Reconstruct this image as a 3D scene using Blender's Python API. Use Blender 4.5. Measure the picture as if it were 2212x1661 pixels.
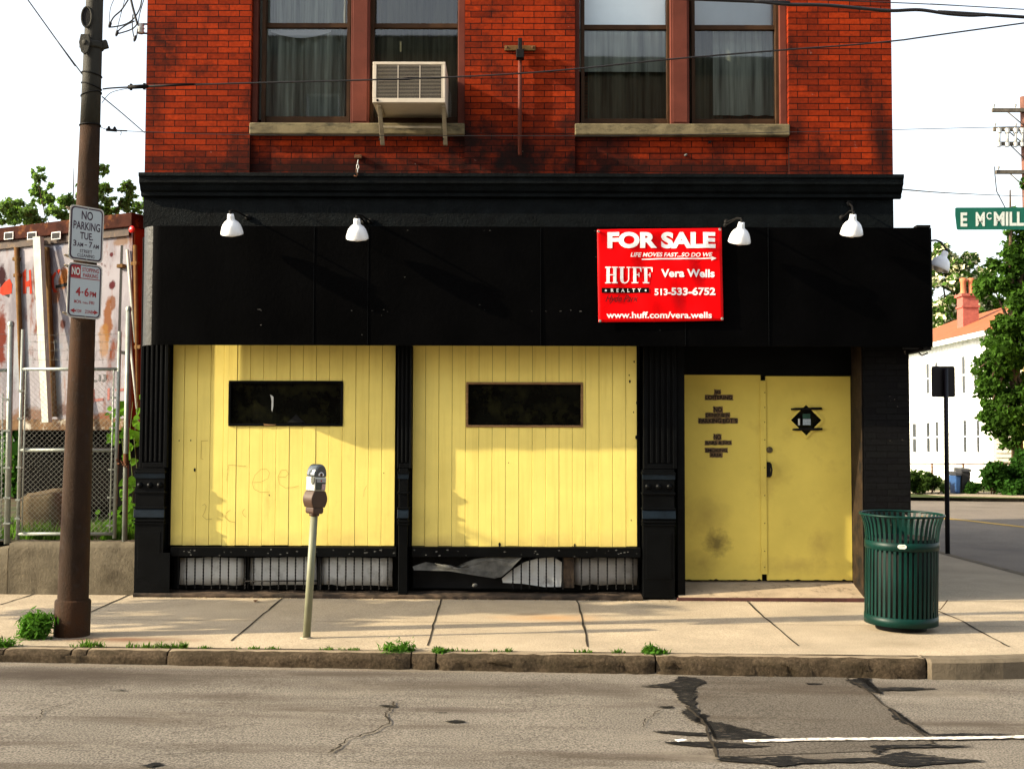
import bpy, bmesh, math, random
import numpy as np
from mathutils import Vector, Matrix
for o in list(bpy.data.objects): bpy.data.objects.remove(o)
random.seed(7); RNG = np.random.default_rng(7)
S = bpy.context.scene; COL = S.collection
# ------------------------------------------------------------------ camera
W, H, F = 2212., 1661., 2550.          # measuring frame of the photograph, focal length in its pixels
CAM = Vector((0, -12.2, 1.6)); PITCH = math.atan(119.5/2550); ROLL = math.radians(.15)
cd = bpy.data.cameras.new('camera'); cam = bpy.data.objects.new('camera', cd); COL.objects.link(cam); S.camera = cam
cd.sensor_fit = 'HORIZONTAL'; cd.sensor_width = 36; cd.lens = F/W*36; cd.clip_start = .05; cd.clip_end = 3000
cR = Vector((1, 0, 0)); cU = Vector((0, -math.sin(PITCH), math.cos(PITCH))); cF = Vector((0, math.cos(PITCH), math.sin(PITCH)))
ca, sa = math.cos(ROLL), math.sin(ROLL)
R2, U2 = cR*ca + cU*sa, -cR*sa + cU*ca
mw = Matrix((R2, U2, -cF)).transposed().to_4x4(); mw.translation = CAM; cam.matrix_world = mw
# ------------------------------------------------------------------ light
SUNDIR = Vector((2.73, .55, -1.376)).normalized()
SUN_E = math.asin(-SUNDIR.z); SUN_A = math.atan2(-SUNDIR.x, -SUNDIR.y)
wd = bpy.data.worlds.new("World"); S.world = wd; wd.use_nodes = True
sk = wd.node_tree.nodes.new('ShaderNodeTexSky'); sk.sky_type = 'NISHITA'; sk.sun_disc = False
sk.sun_elevation = SUN_E; sk.sun_rotation = SUN_A; sk.dust_density = 2.5; sk.air_density = 1.2; sk.ozone_density = .6
hz = wd.node_tree.nodes.new('ShaderNodeHueSaturation'); hz.inputs['Saturation'].default_value = .42
wd.node_tree.links.new(sk.outputs[0], hz.inputs['Color']); wd.node_tree.links.new(hz.outputs[0], wd.node_tree.nodes['Background'].inputs[0])
wd.node_tree.nodes['Background'].inputs[1].default_value = .15
sl = bpy.data.lights.new('sun', 'SUN'); sl.energy = 4.4; sl.angle = math.radians(.53); sl.color = (1, .85, .60)
so = bpy.data.objects.new('sun', sl); COL.objects.link(so); so.rotation_euler = SUNDIR.to_track_quat('-Z', 'Y').to_euler(); so.location = (-30, -10, 20)
S.view_settings.view_transform = 'Standard'; S.view_settings.look = 'None'; S.view_settings.exposure = 1.36; S.view_settings.gamma = 1
S.render.engine = 'CYCLES'; S.render.resolution_x = 1024; S.render.resolution_y = 768

# ------------------------------------------------------------------ measuring helpers: a pixel of the 2212x1661 view to a point on a plane
def ray(x, y): return R2*(x-W/2) - U2*(y-H/2) + cF*F
def P(x, y, Y):
    d = ray(x, y); return CAM + d*((Y-CAM.y)/d.y)
def PL(x, y, p, n):
    d = ray(x, y); p = Vector(p); n = Vector(n); return CAM + d*((p-CAM).dot(n)/d.dot(n))
GZ0, GK = -.025, -.0045
def gz(X): return GZ0 + GK*max(-8, min(6, X))
def rz(X): return -.145 - .012*max(-6, min(4.5, X))
def G(x, y, z0=GZ0, k=GK):
    d = ray(x, y); return CAM + d*((z0+k*CAM.x-CAM.z)/(d.z-k*d.x))
def GR(x, y): return G(x, y, -.145, -.012)
def rect(x0, y0, x1, y1, Y):
    a, b, c, d = P(x0, y0, Y), P(x1, y0, Y), P(x0, y1, Y), P(x1, y1, Y)
    return (a.x+c.x)/2, (b.x+d.x)/2, (c.z+d.z)/2, (a.z+b.z)/2       # X0 X1 Z0 Z1
def cr(x0, y0, s):                       # crops of the photograph: crop pixel to view pixel
    return lambda cx, cy: ((x0+cx/s)/1.08680, (y0+cy/s)/1.08680)
c3, c4, c5, c6, c7, c8, c5b = cr(0, 1350, 1.8433), cr(1200, 1350, 1.8372), cr(1380, 520, 6.32), cr(350, 780, 2.5953), cr(930, 780, 2.5953), cr(1500, 820, 2.7683), cr(0, 850, 2.3733)

# ------------------------------------------------------------------ object helpers
def tag(o, label=None, cat=None, group=None, kind=None):
    for k, v in (('label', label), ('category', cat), ('group', group), ('kind', kind)):
        if v: o[k] = v
    return o
def thing(name, loc, label, cat, group=None, rz_=0):
    o = bpy.data.objects.new(name, None); COL.objects.link(o); o.location = loc; o.rotation_euler = (0, 0, rz_); o.empty_display_size = .1
    return tag(o, label, cat, group)
class MB:
    def __init__(s): s.v = []; s.f = []; s.sm = []; s.mi = []
    def add(s, vs, fs, smooth=False, mi=0):
        b = len(s.v); s.v += [Vector(v) for v in vs]
        for f in fs: s.f.append([b+i for i in f]); s.sm.append(smooth); s.mi.append(mi)
        return s
    def poly(s, pts, mi=0): return s.add(pts, [range(len(pts))], mi=mi)
    def box(s, x0, x1, y0, y1, z0, z1, mi=0):
        v = [(x, y, z) for x in (x0, x1) for y in (y0, y1) for z in (z0, z1)]
        return s.add(v, [(0, 1, 3, 2), (4, 6, 7, 5), (0, 4, 5, 1), (2, 3, 7, 6), (0, 2, 6, 4), (1, 5, 7, 3)], mi=mi)
    def obox(s, c, ax, hx, ay, hy, az, hz):
        c, ax, ay, az = Vector(c), Vector(ax).normalized()*hx, Vector(ay).normalized()*hy, Vector(az).normalized()*hz
        v = [c+ax*i+ay*j+az*k for i in (-1, 1) for j in (-1, 1) for k in (-1, 1)]
        return s.add(v, [(0, 1, 3, 2), (4, 6, 7, 5), (0, 4, 5, 1), (2, 3, 7, 6), (0, 2, 6, 4), (1, 5, 7, 3)])
    def prism(s, pts, ext, smooth=False, mi=0):           # closed outline + extrusion vector
        pts = [Vector(p) for p in pts]; n = len(pts); ext = Vector(ext)
        b = len(s.v); s.v += pts + [p+ext for p in pts]
        s.f += [list(range(b, b+n))[::-1], list(range(b+n, b+2*n))]; s.sm += [False]*2; s.mi += [mi]*2
        for i in range(n):
            j = (i+1) % n; s.f.append([b+i, b+j, b+n+j, b+n+i]); s.sm.append(smooth); s.mi.append(mi)
        return s
    def tube(s, path, rad, n=8, caps=True, smooth=True):
        path = [Vector(p) for p in path]; m = len(path)
        rad = [rad]*m if not hasattr(rad, '__len__') else rad
        t0 = (path[1]-path[0]).normalized(); a = t0.orthogonal().normalized(); b0 = len(s.v)
        for i, p in enumerate(path):
            t = (path[min(i+1, m-1)]-path[max(i-1, 0)]).normalized()
            a = (a - t*a.dot(t)).normalized(); b = t.cross(a)
            for k in range(n):
                w = 2*math.pi*k/n; s.v.append(p + (a*math.cos(w)+b*math.sin(w))*rad[i])
        for i in range(m-1):
            for k in range(n):
                l = (k+1) % n; s.f.append([b0+i*n+k, b0+i*n+l, b0+(i+1)*n+l, b0+(i+1)*n+k]); s.sm.append(smooth); s.mi.append(0)
        if caps:
            s.f += [[b0+k for k in range(n)][::-1], [b0+(m-1)*n+k for k in range(n)]]; s.sm += [False]*2; s.mi += [0]*2
        return s
    def lathe(s, prof, o=(0, 0, 0), ax=(0, 0, 1), n=24, smooth=True):
        o = Vector(o); az = Vector(ax).normalized(); a = az.orthogonal().normalized(); b = az.cross(a); b0 = len(s.v); m = len(prof)
        for r, z in prof:
            for k in range(n):
                w = 2*math.pi*k/n; s.v.append(o+az*z+(a*math.cos(w)+b*math.sin(w))*r)
        for i in range(m-1):
            for k in range(n):
                l = (k+1) % n; s.f.append([b0+i*n+k, b0+i*n+l, b0+(i+1)*n+l, b0+(i+1)*n+k]); s.sm.append(smooth); s.mi.append(0)
        return s
    def ribbon(s, pts, w, nrm):
        pts = [Vector(p) for p in pts]; nrm = Vector(nrm); m = len(pts); w = [w]*m if not hasattr(w, '__len__') else w; L = []
        for i, p in enumerate(pts):
            t = (pts[min(i+1, m-1)]-pts[max(i-1, 0)]).normalized(); q = nrm.cross(t).normalized()*w[i]/2; L += [p-q, p+q]
        return s.add(L, [(2*i, 2*i+2, 2*i+3, 2*i+1) for i in range(m-1)])
    def build(s, name, mat, parent=None, loc=None, bevel=0, local=False, seg=2, norm=True):
        org = Vector((0, 0, 0)) if local else (Vector(parent['_w']) if parent is not None and '_w' in parent else (Vector(parent.location) if parent is not None else Vector(loc or (0, 0, 0))))
        me = bpy.data.meshes.new(name); me.from_pydata([tuple(v-org) for v in s.v], [], s.f)
        me.polygons.foreach_set('use_smooth', s.sm); me.polygons.foreach_set('material_index', s.mi)
        for m in (mat if isinstance(mat, (list, tuple)) else [mat]): me.materials.append(m)
        if norm:
            bm = bmesh.new(); bm.from_mesh(me); bmesh.ops.recalc_face_normals(bm, faces=bm.faces); bm.to_mesh(me); bm.free()
        uv = me.uv_layers.new(name='UVMap'); me.update()
        buf = np.zeros(len(me.loops)*2)
        for p in me.polygons:
            n = p.normal; ax = max(range(3), key=lambda i: abs(n[i]))
            for li in p.loop_indices:
                c = me.vertices[me.loops[li].vertex_index].co + org
                buf[2*li:2*li+2] = (c.y, c.z) if ax == 0 else ((c.x, c.z) if ax == 1 else (c.x, c.y))
        uv.data.foreach_set('uv', buf)
        o = bpy.data.objects.new(name, me); COL.objects.link(o)
        if parent is not None:
            o.parent = parent
            if '_w' in parent: o['_w'] = tuple(parent['_w'])
            elif not local: o['_w'] = tuple(parent.location)
        else: o.location = org
        if bevel:
            b = o.modifiers.new('bevel', 'BEVEL'); b.width = bevel; b.segments = seg; b.limit_method = 'ANGLE'; b.angle_limit = math.radians(40)
        return o
def build_split(mb, name, m, parent=None, **k):           # one object for every connected piece
    n = len(mb.v); par = list(range(n))
    def find(i):
        while par[i] != i: par[i] = par[par[i]]; i = par[i]
        return i
    for f in mb.f:
        for q in f[1:]: par[find(q)] = find(f[0])
    groups = {}
    for f, sm, mi in zip(mb.f, mb.sm, mb.mi): groups.setdefault(find(f[0]), []).append((f, sm, mi))
    for fs in groups.values():
        o = MB(); ix = {}
        for f, sm, mi in fs:
            for q in f:
                if q not in ix: ix[q] = len(o.v); o.v.append(mb.v[q])
            o.f.append([ix[q] for q in f]); o.sm.append(sm); o.mi.append(mi)
        r = o.build(name, m, parent, **k)
    return r
MB.split = lambda s, name, m, parent=None, **k: build_split(s, name, m, parent, **k)
def clone(root, loc, label, rot=None):
    c = root.copy(); COL.objects.link(c); c.location = loc; c['label'] = label
    if rot is not None: c.rotation_euler = rot
    for ch in list(root.children):
        d = ch.copy(); COL.objects.link(d); d.parent = c
        for g in ch.children:
            e = g.copy(); COL.objects.link(e); e.parent = d
    return c
# lettering: outlines of the built-in font turned into flat mesh, fitted into a unit box
_tc = {}
def glyphs(text, bold=0., shear=0.):
    k = (text, bold, shear)
    if k not in _tc:
        cu = bpy.data.curves.new('lettering', 'FONT'); cu.body = text; cu.size = 1; cu.offset = bold; cu.shear = shear; cu.resolution_u = 4
        o = bpy.data.objects.new('lettering', cu); COL.objects.link(o)
        dg = bpy.context.evaluated_depsgraph_get(); me = o.evaluated_get(dg).to_mesh()
        bm = bmesh.new(); bm.from_mesh(me); bmesh.ops.triangulate(bm, faces=bm.faces)
        for _ in range(2):
            le = [e for e in bm.edges if e.calc_length() > .16]
            if le: bmesh.ops.subdivide_edges(bm, edges=le, cuts=1); bmesh.ops.triangulate(bm, faces=bm.faces)
        bm.verts.index_update()
        v = [(q.co.x, q.co.y) for q in bm.verts]; f = [[w.index for w in p.verts] for p in bm.faces]; bm.free()
        o.evaluated_get(dg).to_mesh_clear(); bpy.data.objects.remove(o); bpy.data.curves.remove(cu)
        x0, x1 = min(a for a, b in v), max(a for a, b in v); y0, y1 = min(b for a, b in v), max(b for a, b in v)
        _tc[k] = [((a-x0)/(x1-x0), (b-y0)/(y1-y0)) for a, b in v], f
    return _tc[k]
def text(mb, s, fn, u0, u1, v0, v1, bold=0., shear=0.):          # fn maps (u,v) to a point; v0 = bottom
    v, f = glyphs(s, bold, shear); mb.add([fn(u0+a*(u1-u0), v0+b*(v1-v0)) for a, b in v], f)

# ------------------------------------------------------------------ materials
class NT:
    def __init__(s, name):
        s.m = bpy.data.materials.new(name); s.m.use_nodes = True; s.t = s.m.node_tree; s.b = s.t.nodes['Principled BSDF']; s.out = s.t.nodes['Material Output']
        s.tc = s.t.nodes.new('ShaderNodeTexCoord')
    def n(s, t, **k):
        o = s.t.nodes.new(t)
        for a, v in k.items(): setattr(o, a, v)
        return o
    def l(s, a, b): s.t.links.new(a, b)
    def noise(s, scale, detail=4, rough=.55, vec=None, stretch=None, dist=0.):
        o = s.n('ShaderNodeTexNoise'); o.inputs['Scale'].default_value = scale; o.inputs['Detail'].default_value = detail; o.inputs['Roughness'].default_value = rough; o.inputs['Distortion'].default_value = dist
        v = vec or s.tc.outputs['Object']
        if stretch:
            mp = s.n('ShaderNodeMapping'); mp.inputs['Scale'].default_value = stretch; s.l(v, mp.inputs['Vector']); v = mp.outputs[0]
        s.l(v, o.inputs['Vector']); return o.outputs['Fac']
    def rng(s, val, a, b, c=0., d=1.):
        o = s.n('ShaderNodeMapRange'); o.clamp = True; s.l(val, o.inputs[0])
        for i, q in enumerate((a, b, c, d)): o.inputs[1+i].default_value = q
        return o.outputs[0]
    def math(s, op, a, b):
        o = s.n('ShaderNodeMath', operation=op)
        for i, q in enumerate((a, b)):
            if hasattr(q, 'links') or not isinstance(q, (int, float)): s.l(q, o.inputs[i])
            else: o.inputs[i].default_value = q
        return o.outputs[0]
    def mix(s, fac, a, b, mode='MIX'):
        o = s.n('ShaderNodeMix', data_type='RGBA', blend_type=mode)
        for sock, q in ((o.inputs[0], fac), (o.inputs[6], a), (o.inputs[7], b)):
            if isinstance(q, (int, float)): sock.default_value = q
            elif isinstance(q, tuple): sock.default_value = (*q, 1)
            else: s.l(q, sock)
        return o.outputs[2]
    def spot(s, u, v, ru, rv, rag=.5, nscale=5., soft=.6):      # blotch of ragged outline at (u,v) metres of the UV
        mp = s.n('ShaderNodeMapping'); mp.inputs['Location'].default_value = (-u/ru, -v/rv, 0); mp.inputs['Scale'].default_value = (1/ru, 1/rv, 0)
        s.l(s.tc.outputs['UV'], mp.inputs['Vector'])
        ln = s.n('ShaderNodeVectorMath', operation='LENGTH'); s.l(mp.outputs[0], ln.inputs[0])
        nz = s.noise(nscale, 5, .65, s.tc.outputs['UV'])
        return s.rng(s.math('ADD', ln.outputs['Value'], s.math('MULTIPLY', s.math('SUBTRACT', nz, .5), rag*2)), 1, 1-soft)
def mat(name, col, rough=.6, spec=.3, var=.25, vscale=5., bump=0., bscale=60., metal=0., stains=(), spots=(), speck=0., sscale=150., stretch=None, coat=0.):
    k = NT(name); c = k.mix(k.rng(k.noise(vscale, 5, .6, stretch=stretch), .3, .7), tuple(x*(1-var) for x in col), tuple(min(1, x*(1+var)) for x in col))
    if speck:
        sp = k.noise(sscale, 2, .7); c = k.mix(k.rng(sp, .35, .65), k.mix(1., c, (1-speck,)*3, 'MULTIPLY'), k.mix(1., c, (1+speck,)*3, 'MULTIPLY'))
    for st in stains:                                     # (colour, scale, low, high, amount[, stretch])
        nz = k.noise(st[1], 6, .65, stretch=st[5] if len(st) > 5 else None, vec=None)
        c = k.mix(k.math('MULTIPLY', k.rng(nz, st[2], st[3]), st[4]), c, st[0])
    for sp in spots:                                      # (u, v, ru, rv, colour, amount[, rag, nscale, soft])
        c = k.mix(k.math('MULTIPLY', k.spot(*sp[:4], *(sp[6:])), sp[5]), c, sp[4])
    k.l(c, k.b.inputs['Base Color']); k.b.inputs['Roughness'].default_value = rough; k.b.inputs['Specular IOR Level'].default_value = spec; k.b.inputs['Metallic'].default_value = metal
    k.b.inputs['Coat Weight'].default_value = coat
    if bump:
        bp = k.n('ShaderNodeBump'); bp.inputs['Strength'].default_value = bump; bp.inputs['Distance'].default_value = .01
        k.l(k.noise(bscale, 6, .7), bp.inputs['Height']); k.l(bp.outputs[0], k.b.inputs['Normal'])
    return k.m
def brick_mat(name, c1, c2, mortar, soot_shade, soot_amt=.8, ppm=1., bump=.6):
    k = NT(name); br = k.n('ShaderNodeTexBrick'); br.offset = .5; br.inputs['Scale'].default_value = 1; br.inputs['Brick Width'].default_value = .2208; br.inputs['Row Height'].default_value = .0648
    br.inputs['Mortar Size'].default_value = .0044; br.inputs['Mortar Smooth'].default_value = .25; br.inputs['Bias'].default_value = -.1
    br.inputs['Color1'].default_value = (*c1, 1); br.inputs['Color2'].default_value = (*c2, 1); br.inputs['Mortar'].default_value = (*mortar, 1)
    wob = k.n('ShaderNodeVectorMath', operation='ADD'); k.l(k.tc.outputs['UV'], wob.inputs[0])
    nz = k.n('ShaderNodeTexNoise'); nz.inputs['Scale'].default_value = 9; k.l(k.tc.outputs['UV'], nz.inputs['Vector'])
    sc = k.n('ShaderNodeVectorMath', operation='MULTIPLY_ADD'); k.l(nz.outputs['Color'], sc.inputs[0]); sc.inputs[1].default_value = (.006,)*3; sc.inputs[2].default_value = (-.003,)*3
    k.l(sc.outputs[0], wob.inputs[1]); k.l(wob.outputs[0], br.inputs['Vector'])
    c = k.mix(k.rng(k.noise(28, 5, .7), .3, .7), k.mix(1., br.outputs['Color'], (.62, .58, .55), 'MULTIPLY'), k.mix(1., br.outputs['Color'], (1.2, 1.2, 1.2), 'MULTIPLY'))
    c = k.mix(k.math('MULTIPLY', k.rng(k.noise(1.3, 7, .72), .50, .64), soot_amt), c, soot_shade)
    c = k.mix(k.math('MULTIPLY', k.rng(k.noise(7, 6, .75), .56, .70), soot_amt*.8), c, soot_shade)
    for (u, v, ru, rv, a) in ((-2.0, 4.44, 3.2, .26, .9), (.9, 4.72, .5, .55, .8), (-.62, 5.0, .32, .35, .8), (1.0, 5.2, .12, .9, .6), (-2.55, 4.9, .14, .5, .6), (.05, 4.55, .75, .5, .95), (-.5, 4.75, .5, .3, .9), (3.86, 4.75, .18, .7, .9), (3.1, 5.6, .25, .5, .35), (1.9, 4.43, 2.1, .22, .85), (-3.75, 5.1, .16, .9, .5), (2.95, 4.8, .18, .5, .7)):  # sill soot, and mid-pier spots that paint in the air conditioner's shadow
        c = k.mix(k.math('MULTIPLY', k.spot(u, v, ru, rv, .6, 6., .8), a), c, soot_shade)
    wh = k.math('MULTIPLY', k.rng(k.noise(11, 5, .7), .66, .72), k.rng(k.noise(2.1, 3), .52, .6))
    c = k.mix(k.math('MULTIPLY', wh, .7), c, (.5, .42, .36))
    k.l(c, k.b.inputs['Base Color']); k.b.inputs['Roughness'].default_value = .82; k.b.inputs['Specular IOR Level'].default_value = .05
    bp = k.n('ShaderNodeBump'); bp.inputs['Strength'].default_value = bump; bp.inputs['Distance'].default_value = .006
    hh = k.math('ADD', k.math('MULTIPLY', br.outputs['Fac'], -1.), k.math('MULTIPLY', k.noise(70, 5, .7), .5)); k.l(hh, bp.inputs['Height']); k.l(bp.outputs[0], k.b.inputs['Normal'])
    return k.m
def glass_mat(name, rough=.02, tint=(.9, .95, .95)):
    k = NT(name); k.t.nodes.remove(k.b)
    tr = k.n('ShaderNodeBsdfTransparent'); tr.inputs[0].default_value = (*tint, 1); gl = k.n('ShaderNodeBsdfGlossy'); gl.inputs['Roughness'].default_value = rough
    fr = k.n('ShaderNodeFresnel'); fr.inputs[0].default_value = 1.5; mx = k.n('ShaderNodeMixShader')
    bp = k.n('ShaderNodeBump'); bp.inputs['Strength'].default_value = .006; bp.inputs['Distance'].default_value = .05; k.l(k.noise(1.6, 2), bp.inputs['Height']); k.l(bp.outputs[0], gl.inputs['Normal'])
    k.l(k.math('MULTIPLY', fr.outputs[0], 2.4), mx.inputs[0]); k.l(tr.outputs[0], mx.inputs[1]); k.l(gl.outputs[0], mx.inputs[2]); k.l(mx.outputs[0], k.out.inputs[0]); return k.m
def leaf_mat(name, col, trans=.35, var=.5, vs=1.2):
    k = NT(name); k.t.nodes.remove(k.b); nz = k.noise(vs, 3)
    oi = k.n('ShaderNodeNewGeometry'); rnd = oi.outputs['Random Per Island']
    c = k.mix(k.rng(k.math('ADD', nz, k.math('MULTIPLY', k.math('SUBTRACT', rnd, .5), .4)), .3, .7), tuple(x*(1-var) for x in col), tuple(x*(1+var) for x in col))
    df = k.n('ShaderNodeBsdfDiffuse'); tl = k.n('ShaderNodeBsdfTranslucent'); mx = k.n('ShaderNodeMixShader'); mx.inputs[0].default_value = trans
    k.l(c, df.inputs[0]); k.l(k.mix(1., c, (1.3, 1.5, .6), 'MULTIPLY'), tl.inputs[0]); k.l(df.outputs[0], mx.inputs[1]); k.l(tl.outputs[0], mx.inputs[2]); k.l(mx.outputs[0], k.out.inputs[0]); return k.m

BLACK = mat('black_paint', (.0018, .0022, .0026), .42, .08, .5, 3, .25, 45, stains=[((.05, .05, .045), 40, .73, .79, .4)])
BLACKW = mat('black_masonry_paint', (.0030, .0042, .0048), .6, .05, .5, 6, .9, 30, stains=[((.014, .017, .017), 25, .58, .75, .5)])
SHEET = mat('black_sheet_metal', (.0010, .0010, .0011), .5, .015, .4, 2, .35, 30, stains=[((.12, .12, .11), 60, .775, .80, .6)])
SHEETSUN = mat('sunlit_scuffed_sheet', (.016, .016, .0135), .42, .22, .35, 5, .8, 26, stains=[((.06, .06, .05), 16, .62, .72, .6)])  # lighter, glossier copy of the sheet: painted sun sheen plus scuff marks
BLUEB = mat('worn_blue_black_paint', (.006, .011, .017), .4, .14, .4, 8, .2, 40)
BRICK = brick_mat('red_brick', (.28, .028, .005), (.125, .0130, .004), (.0045, .003, .0025), (.007, .005, .0045))
BLACKBRICK = brick_mat('black_painted_brick', (.007, .0075, .008), (.005, .005, .006), (.003, .003, .003), (.005, .005, .005), 1.)
STONE = mat('sill_limestone', (.145, .118, .064), .85, .2, .35, 6, .5, 50, stains=[((.03, .028, .018), 5, .5, .68, .85, (1, 1, 3))])
YDIRT = [((.60, .45, .10), 4, .5, .72, .4, (5, 1, .22)), ((.30, .19, .06), 3, .62, .8, .35, (1, 1, .4)), ((.22, .14, .05), 30, .72, .78, .5)]
def yspots(x0, x1, n, z): return [(x0+(x1-x0)*(i+.5)/n + random.uniform(-.2, .2), z+random.uniform(-.02, .06), random.uniform(.2, .4), random.uniform(.1, .2), (.42, .28, .10), random.uniform(.2, .55), .8, 7., .9) for i in range(n)]
YELLOW = mat('yellow_board_paint', (.79, .645, .175), .55, .12, .06, 2.5, .12, 60, stains=YDIRT, spots=yspots(-3.5, 1.3, 9, .52))
DOORY = mat('yellow_door_paint', (.63, .505, .105), .5, .12, .08, 2, .1, 50, stains=[((.40, .28, .07), 2.4, .55, .75, .5), ((.2, .13, .04), 26, .72, .78, .5)],
            spots=[(2.17, .52, .17, .17, (.13, .10, .035), .85, .7, 14., .9), (2.08, .82, .3, .22, (.3, .22, .06), .5, .5, 6., 1.), (3.27, .50, .16, .2, (.35, .25, .07), .5, .6, 9., 1.), (2.0, .3, .25, .15, (.28, .21, .06), .5, .7, 9., 1.), (3.0, .28, .5, .12, (.35, .25, .07), .5, .8, 9., 1.), (2.85, 1.3, .2, .2, (.36, .27, .06), .35, .5, 9., 1.)])
BROWNFRAME = mat('maroon_frame_paint', (.105, .030, .020), .6, .08, .2, 4, .1, 40, stains=[((.05, .02, .015), 8, .6, .75, .5)])
SASH = mat('brown_sash_paint', (.042, .021, .010), .55, .1, .3, 6)
GLASS = glass_mat('window_glass'); CURT = mat('grey_curtain_cloth', (.36, .385, .33), .9, .1, .65, 2.2, 0, 60, stretch=(7, 1, .3)); CURTD = mat('dark_curtain_cloth', (.10, .10, .07), .9, .1, .75, 2.2, 0, 60, stretch=(7, 1, .3)); BLIND = mat('white_blind_cloth', (.84, .88, .92), .8, .1, .05, 2)  # curtain streaks paint the light and shade of folds into the cloth
DARKIN = mat('dark_interior', (.012, .012, .012), .9, .05)
SLOTG = mat('dark_dirty_glass', (.0025, .0028, .0018), .2, .10, .8, 4, .1, 12, stains=[((.016, .016, .006), 6, .5, .7, .8)])
WOODF = mat('weathered_wood', (.20, .115, .05), .75, .2, .35, 8, .3, 50, stretch=(1, 1, 6))
WHITEB = mat('dirty_white_board', (.50, .51, .49), .7, .2, .12, 4, .25, 16, stains=[((.13, .12, .10), 6, .56, .75, .7)])
GREYM = mat('dusty_grey_screen', (.085, .085, .078), .85, .2, .45, 9, .8, 40)
IRON = mat('dark_iron', (.006, .0057, .0055), .65, .12, .4, 20, .3, 80)
RUST = mat('rusty_iron', (.11, .042, .017), .85, .2, .5, 12, .6, 60, stains=[((.02, .012, .008), 20, .5, .68, .7)])
LEDGE = mat('dirty_ledge_stone', (.065, .045, .03), .9, .15, .6, 9, .7, 50, stains=[((.012, .01, .008), 5, .45, .6, .8)])
REDSTEEL = mat('oxblood_threshold_steel', (.06, .022, .018), .6, .3, .4, 9, .3, 50)
WALK = mat('concrete_pavement', (.355, .292, .208), .9, .06, .13, 1.2, .5, 120, speck=.26, sscale=80, stains=[((.13, .105, .08), 24, .655, .70, .8, (1, 2.0, 1)), ((.235, .197, .142), .9, .48, .72, .6), ((.44, .365, .265), 3, .6, .75, .4)],
           spots=[(.35, -1.3, .65, .30, (.40, .22, .09), .65, .5, 3., 1.), (-3.1, -2.62, .75, .16, (.14, .055, .03), .75, .6, 5., .9), (3.2, -2.55, .6, .3, (.22, .18, .12), .6, .6, 4., 1.)])
JOINT = mat('pavement_joint_dirt', (.03, .024, .017), .95, .1, .5, 9)
KERBT = mat('pale_kerb_top', (.24, .19, .13), .9, .08, .2, 5, .6, 60, speck=.2, stains=[((.09, .07, .045), 9, .5, .7, .6)])  # kerb tops, paler than the faces of the stones
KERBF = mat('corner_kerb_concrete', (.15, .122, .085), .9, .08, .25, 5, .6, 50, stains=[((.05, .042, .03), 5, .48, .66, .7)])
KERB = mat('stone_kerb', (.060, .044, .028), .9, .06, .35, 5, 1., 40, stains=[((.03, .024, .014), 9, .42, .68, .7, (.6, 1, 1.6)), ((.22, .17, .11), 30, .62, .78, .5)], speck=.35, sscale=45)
KERBC = mat('concrete_kerb', (.30, .25, .18), .9, .15, .2, 5, .5, 50, stains=[((.08, .07, .05), 5, .5, .7, .6)])
ASPH = mat('worn_asphalt', (.166, .148, .124), .9, .05, .14, .7, .9, 140, speck=.55, sscale=78, stains=[((.075, .06, .046), 1.1, .50, .68, .85, (.35, 2.2, 1)), ((.05, .042, .034), 7, .68, .74, .7, (.3, 1.6, 1)), ((.26, .226, .18), 2.2, .56, .75, .5, (.6, 1, 1))],
           spots=[(-3.4, -3.62, 2.8, .5, (.055, .044, .035), .9, .6, 2.5, 1.), (.0, -3.75, 2.0, .35, (.065, .052, .041), .8, .7, 3., 1.), (2.6, -3.6, 2.2, .3, (.07, .056, .043), .7, .7, 3., 1.), (-2., -4.2, .9, .16, (.07, .056, .044), .7, .7, 4., 1.), (-.4, -4.5, .6, .12, (.065, .05, .04), .7, .7, 4., 1.), (-1.4, -3.2, 6, .10, (.22, .18, .13), .5, .6, 3., .9)])
ASPHD = mat('patched_asphalt', (.104, .091, .075), .9, .05, .14, .9, .9, 140, speck=.52, sscale=78, stains=[((.06, .046, .034), 1.6, .5, .7, .7, (.4, 2, 1))])
ASPHS = mat('side_street_asphalt', (.16, .135, .11), .9, .15, .12, .6, .5, 90, speck=.25, sscale=60, stains=[((.08, .07, .06), .7, .5, .7, .6)])
TAR = mat('black_tar', (.010, .0095, .009), .75, .1, .5, 9, .9, 60, stains=[((.085, .072, .056), 26, .57, .63, .9, (.5, 1.6, 1))])
WPAINT = mat('worn_white_road_paint', (.62, .58, .52), .8, .2, .15, 6, .4, 90, stains=[((.14, .115, .09), 26, .53, .62, .9)])
YPAINT = mat('yellow_road_paint', (.45, .28, .05), .8, .2, .2, 4)
CONC = mat('rough_concrete_wall', (.125, .105, .072), .93, .1, .3, 4, 1., 34, stains=[((.05, .04, .026), 3, .5, .68, .7), ((.24, .19, .12), 14, .6, .72, .5)])
LOT = mat('lot_soil', (.06, .045, .026), .95, .1, .5, 2, .6, 20, stains=[((.045, .075, .02), 1.5, .48, .6, .8)])
TURF = mat('rough_ground', (.05, .065, .022), .95, .1, .5, .5, .5, 10)
POLE = mat('rusty_pole_steel', (.030, .0175, .0105), .75, .08, .4, 5, .7, 60, stretch=(1, 1, .3), stains=[((.052, .021, .008), 3, .48, .66, .75, (1, 1, .35)), ((.035, .026, .022), 13, .56, .7, .7)])
POLEG = mat('grey_pole_paint', (.036, .034, .027), .65, .15, .35, 5, .5, 60, stretch=(1, 1, .3), stains=[((.06, .036, .022), 4, .52, .7, .7, (1, 1, .35)), ((.04, .035, .03), 13, .58, .7, .6)])
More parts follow.
